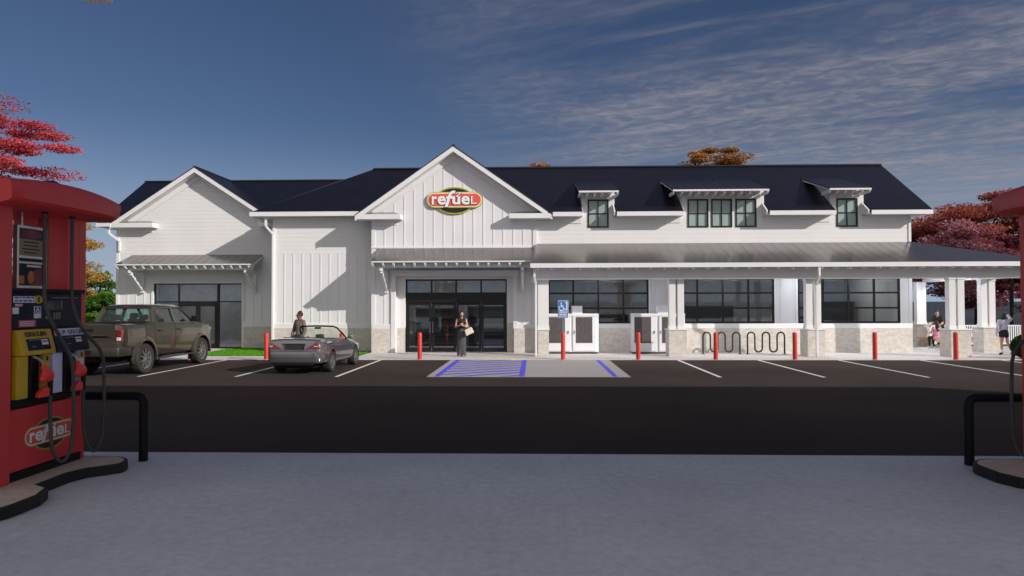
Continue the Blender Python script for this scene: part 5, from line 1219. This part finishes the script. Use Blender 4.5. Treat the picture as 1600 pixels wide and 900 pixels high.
def convertible():
    global wells_z
    wells_z = 0.335
    t = thing('convertible_car', 'silver-grey open convertible car with red tail lamps parked beside the pickup', 'convertible', (-7.36, 22.1, -0.01), R(-2.2))
    S = [(-0.98, 0.62, 0.44, 0.72), (-0.965, 0.74, 0.38, 0.90), (-0.92, 0.82, 0.35, 1.02), (-0.82, 0.865, 0.33, 1.065), (-0.45, 0.90, 0.30, 1.075), (0.0, 0.91, 0.27, 1.05), (0.6, 0.905, 0.24, 1.00), (1.4, 0.90, 0.24, 0.985), (1.9, 0.905, 0.24, 0.97), (2.55, 0.90, 0.26, 0.89), (3.0, 0.86, 0.28, 0.79), (3.25, 0.76, 0.32, 0.70), (3.36, 0.60, 0.36, 0.58)]
    S = [s + (0.025, 0.92) for s in S]
    cut = MB(); cut.box(-0.70, 0.70, 0.02, 1.62, 0.50, 1.3)
    cut2 = MB(); cut2.prism([(-0.38, 0.95), (0.38, 0.95), (0.32, 0.74), (-0.32, 0.74)], 'y', -1.3, -0.90)
    bd = body(S, [(0, 0.385), (2.55, 0.38)], [cut.mesh('c', bevel=0.06), cut2.mesh('c')], 'car', t)
    bm = bmesh.new(); bm.from_mesh(bd.data); bvh = BVHTree.FromBMesh(bm); bm.free()
    for y, r in ((0, 0.385), (2.55, 0.38)):
        for s in (-1, 1):
            b = MB(); g = []
            for i in range(17):
                a = R(-5 + 190 * i / 16); g.append([(s * x, y + (r - 0.006) * math.cos(a), 0.335 + (r - 0.006) * math.sin(a)) for x in (0.605, 0.865)])
            b.add([p for q in g for p in q], [(2 * i, 2 * i + 1, 2 * i + 3, 2 * i + 2) for i in range(16)]); b.build('arch_liner', 'black', t)
            wheel(t, s * 0.785, y, 0.335, 0.25, s, 10)
    b = MB(); b.box(-0.60, 0.60, -0.75, 3.0, 0.18, 0.34); b.build('underbody', 'black', t)
    for s in (-1, 1):
        b = MB(); n = 9; A, B_, D = (s * 0.36, 0.775), (s * 0.70, 0.975), (s * 0.895, 0.775)
        idx = {}
        for p in range(n + 1):
            for q in range(n + 1 - p):
                u, v = p / n, q / n; x = A[0] + (B_[0] - A[0]) * u + (D[0] - A[0]) * v; z = A[1] + (B_[1] - A[1]) * u + (D[1] - A[1]) * v
                hit = bvh.ray_cast(Vector((x, -3, z)), Vector((0, 1, 0)))[0]
                y = hit.y if hit is not None and hit.y < -0.6 else -0.62
                idx[p, q] = len(b.v); b.v.append((x, min(y, -0.62) - 0.014, z))
        for p in range(n):
            for q in range(n - p):
                b.f.append((idx[p, q], idx[p + 1, q], idx[p, q + 1]))
                if p + q < n - 1: b.f.append((idx[p + 1, q], idx[p + 1, q + 1], idx[p, q + 1]))
        rim_ = [idx[p, 0] for p in range(n + 1)] + [idx[n - k, k] for k in range(1, n + 1)] + [idx[0, n - k] for k in range(1, n)]
        o0 = len(b.v); b.v += [(b.v[k][0], b.v[k][1] + 0.03, b.v[k][2]) for k in rim_]
        m_ = len(rim_); b.f += [(rim_[k], rim_[(k + 1) % m_], o0 + (k + 1) % m_, o0 + k) for k in range(m_)]
        l = b.build('tail_lamp', 'lamp', t, smooth=40)
        hit = bvh.ray_cast(Vector((s * 0.70, -3, 0.865)), Vector((0, 1, 0)))[0]
        b = MB(); b.box(min(s * 0.62, s * 0.76), max(s * 0.62, s * 0.76), hit.y - 0.022, hit.y + 0.03, 0.85, 0.88); b.build('reverse_lens', 'lampw', l, bevel=0.006)
        d = patch(S, 0.52, 1.62, 1, 5, s, 0.006, 6).build('door', 'car', t, smooth=40)
        b = MB(); x = s * 0.912; b.box(min(x, x + s * 0.025), max(x, x + s * 0.025), 0.60, 0.78, 0.80, 0.83); b.build('handle', 'rim', d, bevel=0.008)
        b = MB(); b.beam((s * 0.86, 1.58, 0.98), (s * 0.95, 1.56, 1.02), 0.05, 0.03); b.ball((s * 1.0, 1.55, 1.05), (0.10, 0.06, 0.065)); b.build('wing_mirror', 'car', t, smooth=50)
        b = MB(); x0, x1 = sorted((s * 0.50, s * 0.80)); b.box(x0, x1, 3.05, 3.22, 0.58, 0.74); b.build('headlight', 'lampw', t, bevel=0.04)
    b = MB(); b.box(-0.30, 0.30, -0.915, -0.90, 0.76, 0.93); b.build('plate_panel', 'tgrey', t)
    b = MB(); b.prism([(-0.895, -0.62), (-0.86, -0.86), (-0.75, -0.975), (-0.5, -1.02), (0.5, -1.02), (0.75, -0.975), (0.86, -0.86), (0.895, -0.62)], 'z', 0.33, 0.72); b.build('bumper', 'car', t, bevel=0.10, smooth=60, segs=5)
    b = MB(); b.box(-0.62, 0.62, -1.0, -0.8, 0.27, 0.37); b.build('diffuser', 'black', t, bevel=0.02)
    b = MB(); b.prism([(-0.64, 0.0), (0.64, 0.0), (0.66, -0.16), (-0.66, -0.16)], 'z', 1.06, 1.10); b.build('roof_cover', 'leather', t, bevel=0.015)
    bot = [(-0.80, 1.78, 0.97), (0.80, 1.78, 0.97)]; top = [(-0.60, 1.12, 1.385), (0.60, 1.12, 1.385)]
    b = MB(); pts = [bot[0], (-0.72, 1.50, 1.17), (-0.645, 1.22, 1.35), (-0.56, 1.14, 1.40), (-0.3, 1.10, 1.415), (0, 1.09, 1.42), (0.3, 1.10, 1.415), (0.56, 1.14, 1.40), (0.645, 1.22, 1.35), (0.72, 1.50, 1.17), bot[1]]
    b.tube(pts, 0.028, 8); wf = b.build('windscreen_frame', 'black', t, smooth=50)
    b = MB(); b.add([(-0.78, 1.76, 0.98), (0.78, 1.76, 0.98), (0.58, 1.13, 1.39), (-0.58, 1.13, 1.39)], [(0, 1, 2, 3)]); b.build('pane', M['clear'] if 'clear' in M else 'carglass', wf, recalc=False)
    b = MB(); b.box(-0.11, 0.11, 1.14, 1.17, 1.32, 1.38); b.build('rear_view_mirror', 'black', t, bevel=0.012)
    for x in (-0.36, 0.36): seat(t, x, 0.55, 0.42, 0.56)
    b = MB(); b.box(-0.69, 0.69, 1.35, 1.60, 0.6, 0.94); b.build('dashboard', 'leather', t, bevel=0.05)
    b = MB(); b.tube([(-0.36 + 0.17 * math.cos(R(a)), 1.24 - 0.06 * math.sin(R(a)), 0.88 + 0.17 * math.sin(R(a))) for a in range(0, 361, 20)], 0.016, 8); b.build('steering_wheel', 'black', t)
convertible()

# ---------------------------------------------------------------- people
def remeshed(mb, name, vox, m, parent, it=3):
    me = evaluated(mb.mesh(name), [('REMESH', dict(mode='VOXEL', voxel_size=vox)), ('SMOOTH', dict(iterations=it, factor=0.5))])
    smooth_mesh(me, 180); me.materials.clear(); me.materials.append(M[m]); return link(name, me, parent)
J0 = dict(pel=(0, 0, 0.95), wai=(0, 0, 1.10), che=(0, 0.0, 1.30), nec=(0, 0.015, 1.46), hea=(0, -0.01, 1.625),
          shL=(0.165, 0.01, 1.41), elL=(0.215, 0.03, 1.13), wrL=(0.225, -0.05, 0.90), shR=(-0.165, 0.01, 1.41), elR=(-0.215, 0.03, 1.13), wrR=(-0.225, -0.05, 0.90),
          hiL=(0.085, 0, 0.92), knL=(0.095, -0.02, 0.50), anL=(0.10, 0.03, 0.09), toL=(0.115, -0.13, 0.035), hiR=(-0.085, 0, 0.92), knR=(-0.095, -0.02, 0.50), anR=(-0.10, 0.03, 0.09), toR=(-0.115, -0.13, 0.035))
def caps(J, male):
    k = 1.0 if male else 0.88
    c = []
    def a(tag, p, r0, q, r1): c.append((tag, Vector(J[p]) if isinstance(p, str) else Vector(p), r0 * k, Vector(J[q]) if isinstance(q, str) else Vector(q), r1 * k))
    a('pelvis', 'hiL', 0.10, 'hiR', 0.10); a('pelvis', 'pel', 0.125, 'wai', 0.115); a('torso', 'wai', 0.115, 'che', 0.135)
    sl, sr, ch = Vector(J['shL']), Vector(J['shR']), Vector(J['che'])
    a('torso', ch + (sl - ch) * 0.45 + Vector((0, 0, -0.03)), 0.105, ch + (sr - ch) * 0.45 + Vector((0, 0, -0.03)), 0.105); a('torso', sl * 0.85 + sr * 0.15, 0.065, sr * 0.85 + sl * 0.15, 0.065)
    w = Vector(J['wai']); a('torso', w + (sl - sr) * 0.16, 0.095, w - (sl - sr) * 0.16, 0.095)
    a('neck', Vector(J['nec']) - Vector((0, 0, 0.05)), 0.062, 'hea', 0.052)
    for s in 'LR':
        a('uparm' + s, 'sh' + s, 0.058, 'el' + s, 0.044); a('forearm' + s, 'el' + s, 0.043, 'wr' + s, 0.029)
        a('thigh' + s, 'hi' + s, 0.092, 'kn' + s, 0.060); a('shin' + s, 'kn' + s, 0.058, 'an' + s, 0.038)
        kn, an = Vector(J['kn' + s]), Vector(J['an' + s]); m = kn.lerp(an, 0.3); a('shin' + s, m + Vector((0, 0.012, 0)), 0.060, kn.lerp(an, 0.55), 0.05)
        a('foot' + s, 'an' + s, 0.042, 'to' + s, 0.034)
    return c
def hand(b, wr, d, pn, s=1.0, curl=0.5):
    """palm and five curled fingers; d = direction of the hand, pn = palm side"""
    d = Vector(d).normalized(); pn = Vector(pn); pn = (pn - d * pn.dot(d)).normalized(); sd = d.cross(pn); wr = Vector(wr)
    for k in (-1, 0, 1): b.capsule(wr + d * 0.01 + sd * 0.012 * k, 0.018, wr + d * 0.085 + sd * 0.026 * k, 0.014, 8, 3)
    for i, (o, L) in enumerate(((-0.034, 0.062), (-0.012, 0.075), (0.011, 0.070), (0.033, 0.055))):
        p = wr + d * 0.088 + sd * o; q = p + (d * math.cos(curl) + pn * math.sin(curl)) * L * 0.55; e = q + (d * math.cos(curl * 2.2) + pn * math.sin(curl * 2.2)) * L * 0.5
        b.capsule(p, 0.0105, q, 0.0095, 7, 3); b.capsule(q, 0.0095, e, 0.008, 7, 3)
    p = wr + d * 0.03 - sd * 0.028; q = p + d * 0.035 - sd * 0.022 + pn * 0.018; b.capsule(p, 0.014, q, 0.011, 7, 3); b.capsule(q, 0.011, q + d * 0.028 + pn * 0.012, 0.009, 7, 3)
def person(label, loc, rz, H, J, male, skin, hairm, clothes, hair, hands, face=(0, -1, 0), vox=0.0075, extra=()):
    t = thing('person', label, 'person', loc, rz)
    JJ = dict(J0); JJ.update(J); cs = caps(JJ, male); k = H / 1.75
    S = Matrix.Scale(k, 4)
    b = MB()
    for tg, p, r0, q, r1 in cs: b.capsule(p, r0, q, r1)
    hp = Vector(JJ['hea']); fd = Vector(face).normalized(); ang = math.atan2(fd.x, -fd.y); Rm = Matrix.Rotation(ang, 3, 'Z')
    tilt = Matrix.Rotation(math.asin(max(-1, min(1, fd.z))) * -1, 3, 'X')
    def hd(x, y, z): return hp + Rm @ (tilt @ Vector((x, y, z)))
    RR = Rm @ tilt
    b.ball(hd(0, 0.01, 0.03), (0.073, 0.092, 0.095), rot=RR); b.ball(hd(0, -0.025, -0.035), (0.058, 0.066, 0.075), rot=RR); b.ball(hd(0, -0.055, -0.088), (0.03, 0.028, 0.024), rot=RR)
    b.capsule(hd(0, -0.088, 0.02), 0.010, hd(0, -0.108, -0.02), 0.014, 8, 3)
    for s in (-1, 1): b.ball(hd(s * 0.075, 0.015, 0.0), (0.012, 0.022, 0.032), rot=RR); b.ball(hd(s * 0.03, -0.078, 0.036), (0.022, 0.016, 0.010), rot=RR)
    for wr, d, pn in hands: hand(b, JJ[wr], d, pn)
    b.xf(S); remeshed(b, 'body', vox * k, skin, t, 2)
    e = MB()
    for s in (-1, 1): e.ball(hd(s * 0.03, -0.086, 0.012), (0.014, 0.011, 0.0085), rot=RR)
    e.xf(S).build('eyes', 'eye', t, smooth=60)
    e = MB(); e.ball(hd(0, -0.083, -0.058), (0.024, 0.012, 0.008), rot=RR); e.xf(S).build('mouth', 'lip', t, smooth=60)
    clothes = [c for cl in clothes for c in ([('shoe', cl[1], ['footL'], cl[3], []), ('shoe', cl[1], ['footR'], cl[3], [])] if cl[0] == 'shoes' else [cl])]
    for name, m, tags, inf, more in clothes:
        c = MB()
        for tg, p, r0, q, r1 in cs:
            for w in tags:
                w, f = w if isinstance(w, tuple) else (w, 1.0)
                if tg == w or (tg[:-1] == w and tg[-1] in 'LR'):
                    q2 = p.lerp(q, f); c.capsule(p, r0 + inf, q2, r0 + (r1 - r0) * f + inf)
        for p, r0, q, r1 in more: c.capsule(p, r0, q, r1)
        c.xf(S); remeshed(c, name, vox * 1.1 * k, m, t, 3)
    h = MB()
    h.ball(hd(0, 0.028, 0.052), (0.082, 0.092, 0.088), rot=RR)
    for p, r0, q, r1 in hair: h.capsule(hd(*p), r0, hd(*q), r1)
    h.xf(S); remeshed(h, 'hair', vox * k, hairm, t, 2)
    for fn in extra: fn(t, JJ, k)
    return t
# woman in the long dark dress holding a phone and a cream bag
def bag(t, J, k):
    pass
def phone(t, J, k): pass
person('woman in a black top and long charcoal skirt standing at the entrance doors, looking down', (-2.96, 28.14, 0), R(4), 1.83,
       dict(elR=(-0.235, -0.02, 1.16), wrR=(-0.06, -0.235, 1.21), elL=(0.215, -0.01, 1.16), wrL=(0.06, -0.225, 1.20), hea=(0, -0.03, 1.625), knL=(0.07, -0.01, 0.5), knR=(-0.07, -0.01, 0.5), anL=(0.07, 0.02, 0.10), anR=(-0.07, 0.02, 0.10), toL=(0.08, -0.12, 0.035), toR=(-0.08, -0.12, 0.035)), False, 'skin', 'hair',
       [('top', 'topblk', ['torso', 'pelvis'], 0.014, []), ('long_skirt', 'dress', [], 0.0, [((0, 0, 1.03), 0.125, (0, 0, 0.90), 0.15), ((0.045, 0, 0.92), 0.125, (0.06, 0, 0.06), 0.115), ((-0.045, 0, 0.92), 0.125, (-0.06, 0, 0.06), 0.115), ((0, 0, 0.9), 0.15, (0, 0.02, 0.06), 0.13), ((0.0, -0.05, 0.6), 0.08, (0.10, -0.06, 0.06), 0.06), ((0.0, -0.05, 0.6), 0.08, (-0.10, -0.06, 0.06), 0.06)])],
       [((s * 0.055, 0.045, 0.04), 0.045, (s * 0.075, 0.055, -0.16), 0.045) for s in (-1, 1)] + [((0, 0.07, 0.03), 0.06, (-0.02, 0.085, -0.22), 0.055), ((-0.055, 0.03, 0.03), 0.035, (-0.085, -0.03, -0.22), 0.03)],
       [('wrR', (0.6, -0.3, 0.55), (0.7, 0.6, 0)), ('wrL', (-0.4, -0.3, 0.6), (-0.7, 0.5, 0))], (0.25, -0.9, -0.35))
def handbag():
    t = thing('handbag', 'small cream handbag hanging from the arm of the woman at the entrance', 'handbag', (-2.96 + 0.32, 27.86, 1.02), R(12))
    b = MB(); b.prism([(-0.17, -0.13), (0.19, -0.11), (0.16, 0.14), (-0.14, 0.12)], 'y', -0.055, 0.055); b.xf(Matrix.Rotation(R(-22), 4, 'Y')); b.build('pouch', 'bag', t, bevel=0.025, segs=3)
    b = MB(); b.tube([(-0.08, 0, 0.15), (-0.13, 0.02, 0.22), (-0.13, 0.05, 0.27), (-0.05, 0.07, 0.27), (0.05, 0.02, 0.13)], 0.009, 7); b.build('strap', 'bag', t, smooth=60)
    p = MB(); p.box(-0.036, 0.036, -0.006, 0.006, -0.075, 0.075); o = p.build('phone', 'black', bevel=0.006); o.location = (-2.955, 27.80, 1.415); o.rotation_euler = (R(-25), 0, R(8)); tag(o, 'black phone held up in both hands by the woman at the entrance', 'phone')
handbag()
person('man in a brown sweater standing behind the convertible, looking to the left', (-8.55, 25.05, 0), R(-28), 1.87,
       dict(elR=(-0.23, -0.03, 1.14), wrR=(-0.20, -0.16, 0.94), elL=(0.235, 0.03, 1.13), wrL=(0.23, -0.08, 0.90)), True, 'skindark', 'hairb',
       [('sweater', 'brown', ['torso', 'pelvis', 'uparm', ('forearm', 0.92)], 0.017, []), ('trousers', 'trousers', ['pelvis', 'thigh', ('shin', 0.95)], 0.012, []), ('shoes', 'topblk', ['foot'], 0.010, [])],
       [((0, 0.03, 0.075), 0.085, (0, 0.045, 0.03), 0.082)], [('wrR', (0.1, -0.4, -0.9), (1, 0, 0)), ('wrL', (0, -0.3, -0.9), (-1, 0, 0))], (-0.66, -0.72, 0))
person('girl in a pale hooded top and black shorts walking past the picket fence', (19.1, 28.95, 0), R(168), 1.70,
       dict(elR=(-0.30, -0.08, 1.50), wrR=(-0.26, -0.25, 1.66), elL=(0.24, 0.06, 1.14), wrL=(0.27, 0.02, 0.90), hiL=(0.08, 0, 0.92), knL=(0.10, 0.02, 0.50), anL=(0.10, 0.06, 0.09), toL=(0.11, -0.09, 0.035), knR=(-0.18, -0.09, 0.51), anR=(-0.33, -0.06, 0.11), toR=(-0.36, -0.20, 0.05)), False, 'skin', 'hair',
       [('hooded_top', 'hoodie', ['torso', ('uparm', 1.0), ('forearm', 0.9)], 0.026, [((0, 0.06, 1.42), 0.07, (0, 0.10, 1.38), 0.06)]), ('shorts', 'topblk', ['pelvis', ('thigh', 0.30)], 0.018, []), ('socks', 'white', [], 0.0, [((0.10, 0.055, 0.20), 0.048, (0.10, 0.06, 0.09), 0.045), ((-0.30, -0.062, 0.20), 0.046, (-0.33, -0.06, 0.11), 0.045)]), ('shoes', 'topblk', ['foot'], 0.012, [])],
       [((0, 0.03, 0.06), 0.085, (0, 0.06, -0.05), 0.075), ((0.03, 0.05, 0), 0.06, (0.03, 0.07, -0.10), 0.05), ((-0.03, 0.05, 0), 0.06, (-0.03, 0.07, -0.10), 0.05)],
       [('wrR', (-0.4, -0.7, 0.3), (0, 0, -1)), ('wrL', (0, -0.1, -1), (-1, 0, 0))], (-0.5, -0.8, 0.0), 0.008)
person('woman with long dark hair in a pink top sitting on the picnic bench', (18.58, 32.75, -0.02), R(186), 1.68,
       dict(pel=(0, 0.05, 0.56), wai=(0, 0.03, 0.72), che=(0, 0.0, 0.92), nec=(0, 0.0, 1.08), hea=(0, -0.02, 1.245), shL=(0.165, 0.0, 1.03), shR=(-0.165, 0.0, 1.03), elL=(0.23, -0.06, 0.78), elR=(-0.23, -0.06, 0.78), wrL=(0.15, -0.29, 0.80), wrR=(-0.15, -0.29, 0.80), hiL=(0.09, 0.03, 0.54), hiR=(-0.09, 0.03, 0.54), knL=(0.10, -0.40, 0.55), knR=(-0.10, -0.40, 0.55), anL=(0.10, -0.38, 0.10), anR=(-0.10, -0.38, 0.10), toL=(0.11, -0.52, 0.04), toR=(-0.11, -0.52, 0.04)), False, 'skin', 'hairb',
       [('top', 'pink', ['torso', 'pelvis', ('uparm', 0.25)], 0.016, []), ('trousers', 'trousers', ['pelvis', 'thigh', 'shin'], 0.010, []), ('shoes', 'white', ['foot'], 0.010, [])],
       [((0, 0.07, 0.03), 0.07, (0, 0.09, -0.34), 0.075), ((0.05, 0.05, 0.0), 0.05, (0.05, 0.08, -0.3), 0.05), ((-0.05, 0.05, 0.0), 0.05, (-0.05, 0.08, -0.3), 0.05)],
       [('wrL', (-0.5, -0.8, -0.1), (0, 0, -1)), ('wrR', (0.5, -0.8, -0.1), (0, 0, -1))], (0, -1, -0.1), 0.009)
person('man in a black T-shirt and cap standing by the picnic bench, leaning forward', (19.40, 33.9, 0), R(-62), 1.82,
       dict(che=(0, -0.10, 1.28), nec=(0, -0.16, 1.43), hea=(0, -0.22, 1.575), shL=(0.17, -0.13, 1.38), shR=(-0.17, -0.13, 1.38), elL=(0.22, -0.18, 1.10), elR=(-0.22, -0.18, 1.10), wrL=(0.18, -0.40, 1.0), wrR=(-0.18, -0.40, 1.0), wai=(0, -0.04, 1.10)), True, 'skin', 'hairb',
       [('t_shirt', 'topblk', ['torso', 'pelvis', ('uparm', 0.6)], 0.018, []), ('trousers', 'trousers', ['pelvis', 'thigh', ('shin', 0.97)], 0.014, []), ('shoes', 'white', ['foot'], 0.010, [])],
       [((0, -0.03, 0.10), 0.06, (0, -0.10, 0.085), 0.035)], [('wrL', (-0.2, -0.9, -0.2), (-0.2, 0, -1)), ('wrR', (0.2, -0.9, -0.2), (0.2, 0, -1))], (0, -0.95, -0.2), 0.009)

# ---------------------------------------------------------------- picnic table, fence, lamp post
def picnic():
    t = thing('picnic_table', 'long pale timber picnic table with benches on the side porch', 'picnic table', (20.1, 33.35, 0))
    b = MB()
    for k in range(4): b.box(-1.0, 1.4, -0.36 + k * 0.185, -0.36 + k * 0.185 + 0.17, 0.72, 0.765)
    b.build('tabletop', 'wood', t, bevel=0.006)
    for y in (-0.80, 0.56):
        b = MB(); b.box(-1.65, 1.4, y, y + 0.30, 0.42, 0.465); b.box(-1.65, 1.4, y + 0.02, y + 0.06, 0.30, 0.42); b.build('bench', 'wood', t, bevel=0.006)
    for x in (-1.25, 1.1):
        b = MB(); b.prism([(-0.80, 0.34), (0.86, 0.34), (0.86, 0.42), (-0.80, 0.42)], 'x', x - 0.04, x + 0.04)
        b.prism([(-0.62, 0.0), (-0.48, 0.0), (-0.12, 0.70), (-0.26, 0.70)], 'x', x + 0.04, x + 0.09); b.prism([(0.50, 0.0), (0.64, 0.0), (0.28, 0.70), (0.14, 0.70)], 'x', x + 0.04, x + 0.09); b.build('trestle', 'wood', t, bevel=0.006)
picnic()
def fence():
    t = thing('picket_fence', 'white picket fence closing off the side porch', 'fence', (23, 34.85, 0))
    b = MB(); x = -3.45
    while x < 5: b.box(x, x + 0.05, -0.012, 0.012, 0.06, 1.0); x += 0.105
    b.build('pickets', 'fence', t)
    b = MB(); b.box(-3.5, 5, -0.035, 0.035, 0.96, 1.02); b.box(-3.5, 5, -0.03, 0.03, 0.10, 0.16); b.build('rail', 'fence', t)
    for x in (-3.55, -0.5, 2.5): b = MB(); b.box(x - 0.07, x + 0.07, -0.07, 0.07, 0, 1.10); b.prism([(x - 0.085, 1.10), (x + 0.085, 1.10), (x, 1.17)], 'y', -0.085, 0.085); b.build('post', 'fence', t)
    o = thing('fence_post', 'white capped post standing alone at the right edge before the picket fence', 'post', (20.65, 29.9, 0))
    b = MB(); b.box(-0.13, 0.13, -0.13, 0.13, 0, 1.12); b.build('shaft', 'fence', o, bevel=0.01); b = MB(); b.prism([(-0.16, 1.12), (0.16, 1.12), (0.10, 1.2), (-0.10, 1.2)], 'y', -0.16, 0.16); b.build('cap', 'fence', o, bevel=0.01)
fence()
def lamp_post():
    t = thing('lamp_post', 'black lamp post rising behind the picket fence at the right', 'lamp post', (24.45, 36.4, 0))
    b = MB(); b.lathe([(0.17, 0), (0.17, 0.25), (0.10, 0.4), (0.085, 3.9)], n=14); b.build('pole', 'black', t, smooth=40)
    b = MB(); b.lathe([(0.12, 3.9), (0.2, 4.0), (0.2, 4.05), (0.24, 4.35), (0.1, 4.5), (0.03, 4.55)], n=12); b.build('lantern', 'black', t)
lamp_post()

# ---------------------------------------------------------------- trees and shrubs
def tree(name, label, loc, H, cr, zc, leaf, n, seed, trunk=0.22, ls=0.16, flat=0.45, clumps=60, sq=(1, 1, 1), trunkh=None):
    """tapered trunk with limbs; crown of leaf-sized faces in clumps through an ellipsoid centred at height zc"""
    r = random.Random(seed); t = thing(name, label, 'tree', loc)
    b = MB(); rz = (H - zc)
    tops = []
    tr = [Vector((0, 0, -0.05))]; x = y = 0; th = trunkh or zc * 0.95
    for i in range(1, 7): x += r.uniform(-0.12, 0.12); y += r.uniform(-0.12, 0.12); tr.append(Vector((x, y, th * i / 6)))
    b.tube(tr, 0.1, 9, [trunk * 1.35] + [trunk * (1 - 0.10 * i) for i in range(1, 7)])
    cl = []
    for i in range(clumps):
        while True:
            p = Vector((r.uniform(-1, 1), r.uniform(-1, 1), r.uniform(-1, 1)))
            if 0.25 < p.length < 1.0: break
        p = p * (0.55 + 0.45 * r.random()) if r.random() < 0.25 else p.normalized() * r.uniform(0.62, 1.0)
        k = 1 - 0.25 * max(0, p.z)
        cl.append(Vector((p.x * cr * k * sq[0], p.y * cr * k * sq[1], zc + p.z * (rz if p.z > 0 else rz * 0.85))))
    for c in cl[:36]:
        i = r.randint(3, 6); s = tr[i]; m = s.lerp(c, 0.5) + Vector((0, 0, r.uniform(0.0, 0.35)))
        b.tube([s, m, c], 0.05, 5, [trunk * 0.34, trunk * 0.2, trunk * 0.05])
    b.build('trunk', 'bark', t, smooth=60, recalc=False)
    V = np.empty((n * 4, 3), dtype=np.float32); T = []
    rg = np.random.default_rng(seed)
    ci = rg.integers(0, len(cl), n); cs = np.array([c[:] for c in cl])[ci]
    cr_ = cr * rg.uniform(0.16, 0.34, len(cl))[ci]
    d = rg.normal(size=(n, 3)); d /= np.linalg.norm(d, axis=1)[:, None]; d *= (rg.random(n) ** 0.5)[:, None]
    pos = cs + d * cr_[:, None] * np.array([1.25, 1.25, flat])
    a = rg.normal(size=(n, 3)); a[:, 2] *= 0.55; a /= np.linalg.norm(a, axis=1)[:, None]
    c = np.cross(a, rg.normal(size=(n, 3))); c /= np.linalg.norm(c, axis=1)[:, None]
    s = ls * rg.uniform(0.6, 1.3, n)[:, None]
    V[0::4] = pos - a * s; V[1::4] = pos + c * s * 0.5; V[2::4] = pos + a * s; V[3::4] = pos - c * s * 0.5
    me = bpy.data.meshes.new('crown'); me.from_pydata(V.tolist(), [], np.arange(n * 4).reshape(n, 4).tolist())
    tint = np.clip(rg.normal(0.5, 0.22, n) + rg.uniform(-0.25, 0.25, len(cl))[ci], 0, 1).astype(np.float32)
    at = me.attributes.new('tint', 'FLOAT', 'POINT'); at.data.foreach_set('value', np.repeat(tint, 4)); me.materials.append(LEAF[leaf])
    link('crown', me, t); return t
tree('maple_tree', 'tall bright red maple rising above the left fuel pump', (-23.1, 27.5, 0), 11.3, 3.5, 8.3, 'crimson', 46000, 31, 0.18, 0.06, 0.26, 64)
tree('autumn_tree', 'golden autumn tree left of the building, seen past the left fuel pump', (-32.2, 45, 0), 9.0, 3.5, 4.8, 'gold', 36000, 12, 0.25, 0.09, 0.40, 64)
tree('green_tree', 'low green tree far behind the pickup cab', (-36.5, 58, 0), 3.5, 2.3, 1.5, 'green', 9000, 13, 0.2, 0.16, 0.6, 40)
tree('green_tree', 'green tree far left of the building, behind the golden tree', (-39.5, 62, 0), 5.2, 2.8, 2.6, 'green', 9000, 14, 0.2, 0.17, 0.6, 40)
tree('autumn_tree', 'orange autumn tree whose crown shows above the ridge, between the two right dormers', (12.0, 46, 0), 12.5, 2.9, 9.6, 'orange', 34000, 15, 0.25, 0.08, 0.32, 60)
tree('autumn_tree', 'orange tree of which a small tip shows above the ridge near the entrance gable', (1.0, 48, 0), 12.1, 2.4, 9.6, 'orange', 16000, 16, 0.22, 0.09, 0.34, 40)
tree('blossom_tree', 'pink blossoming tree just right of the building', (24.4, 41, 0), 6.6, 2.7, 4.5, 'pink', 20000, 17, 0.2, 0.10, 0.5, 60)
tree('autumn_tree', 'rusty orange tree, tallest behind the right end of the porch roof', (31.4, 50, 0), 10.2, 5.6, 7.0, 'rust', 45000, 18, 0.3, 0.12, 0.28, 70)
tree('maple_tree', 'dark maroon tree with a dark trunk seen between the porch columns', (28.6, 45, 0), 7.4, 3.8, 4.2, 'maroon', 30000, 19, 0.3, 0.10, 0.35, 46)
tree('maple_tree', 'dark maroon tree behind the lamp post at the right edge', (33.8, 47, 0), 7.8, 4.2, 4.3, 'maroon', 30000, 20, 0.3, 0.12, 0.35, 60)
tree('maple_tree', 'red maple at the far right edge, one branch reaching in above the right pump', (31.0, 34, 0), 9.6, 4.9, 6.6, 'rust', 36000, 21, 0.25, 0.09, 0.28, 60)
def shrub():
    t = thing('boxwood_shrub', 'round clipped dark green shrub at the right end of the kerb', 'shrub', (18.85, 27.15, 0))
    b = MB(); b.ball((0, 0, 0.40), (0.50, 0.5, 0.40)); b.build('twigs', 'bark', t)
    n = 9000; rg = np.random.default_rng(5); d = rg.normal(size=(n, 3)); d /= np.linalg.norm(d, axis=1)[:, None]
    pos = d * np.array([0.58, 0.58, 0.46]) * rg.uniform(0.86, 1.05, n)[:, None] + np.array([0, 0, 0.46])
    a = rg.normal(size=(n, 3)); a /= np.linalg.norm(a, axis=1)[:, None]; c = np.cross(a, rg.normal(size=(n, 3))); c /= np.linalg.norm(c, axis=1)[:, None]; s = 0.028
    V = np.empty((n * 4, 3)); V[0::4] = pos - a * s; V[1::4] = pos + c * s * 0.6; V[2::4] = pos + a * s; V[3::4] = pos - c * s * 0.6
    me = bpy.data.meshes.new('foliage'); me.from_pydata(V.tolist(), [], np.arange(n * 4).reshape(n, 4).tolist())
    at = me.attributes.new('tint', 'FLOAT', 'POINT'); at.data.foreach_set('value', np.repeat(rg.random(n).astype(np.float32), 4)); me.materials.append(LEAF['box']); link('foliage', me, t)
shrub()
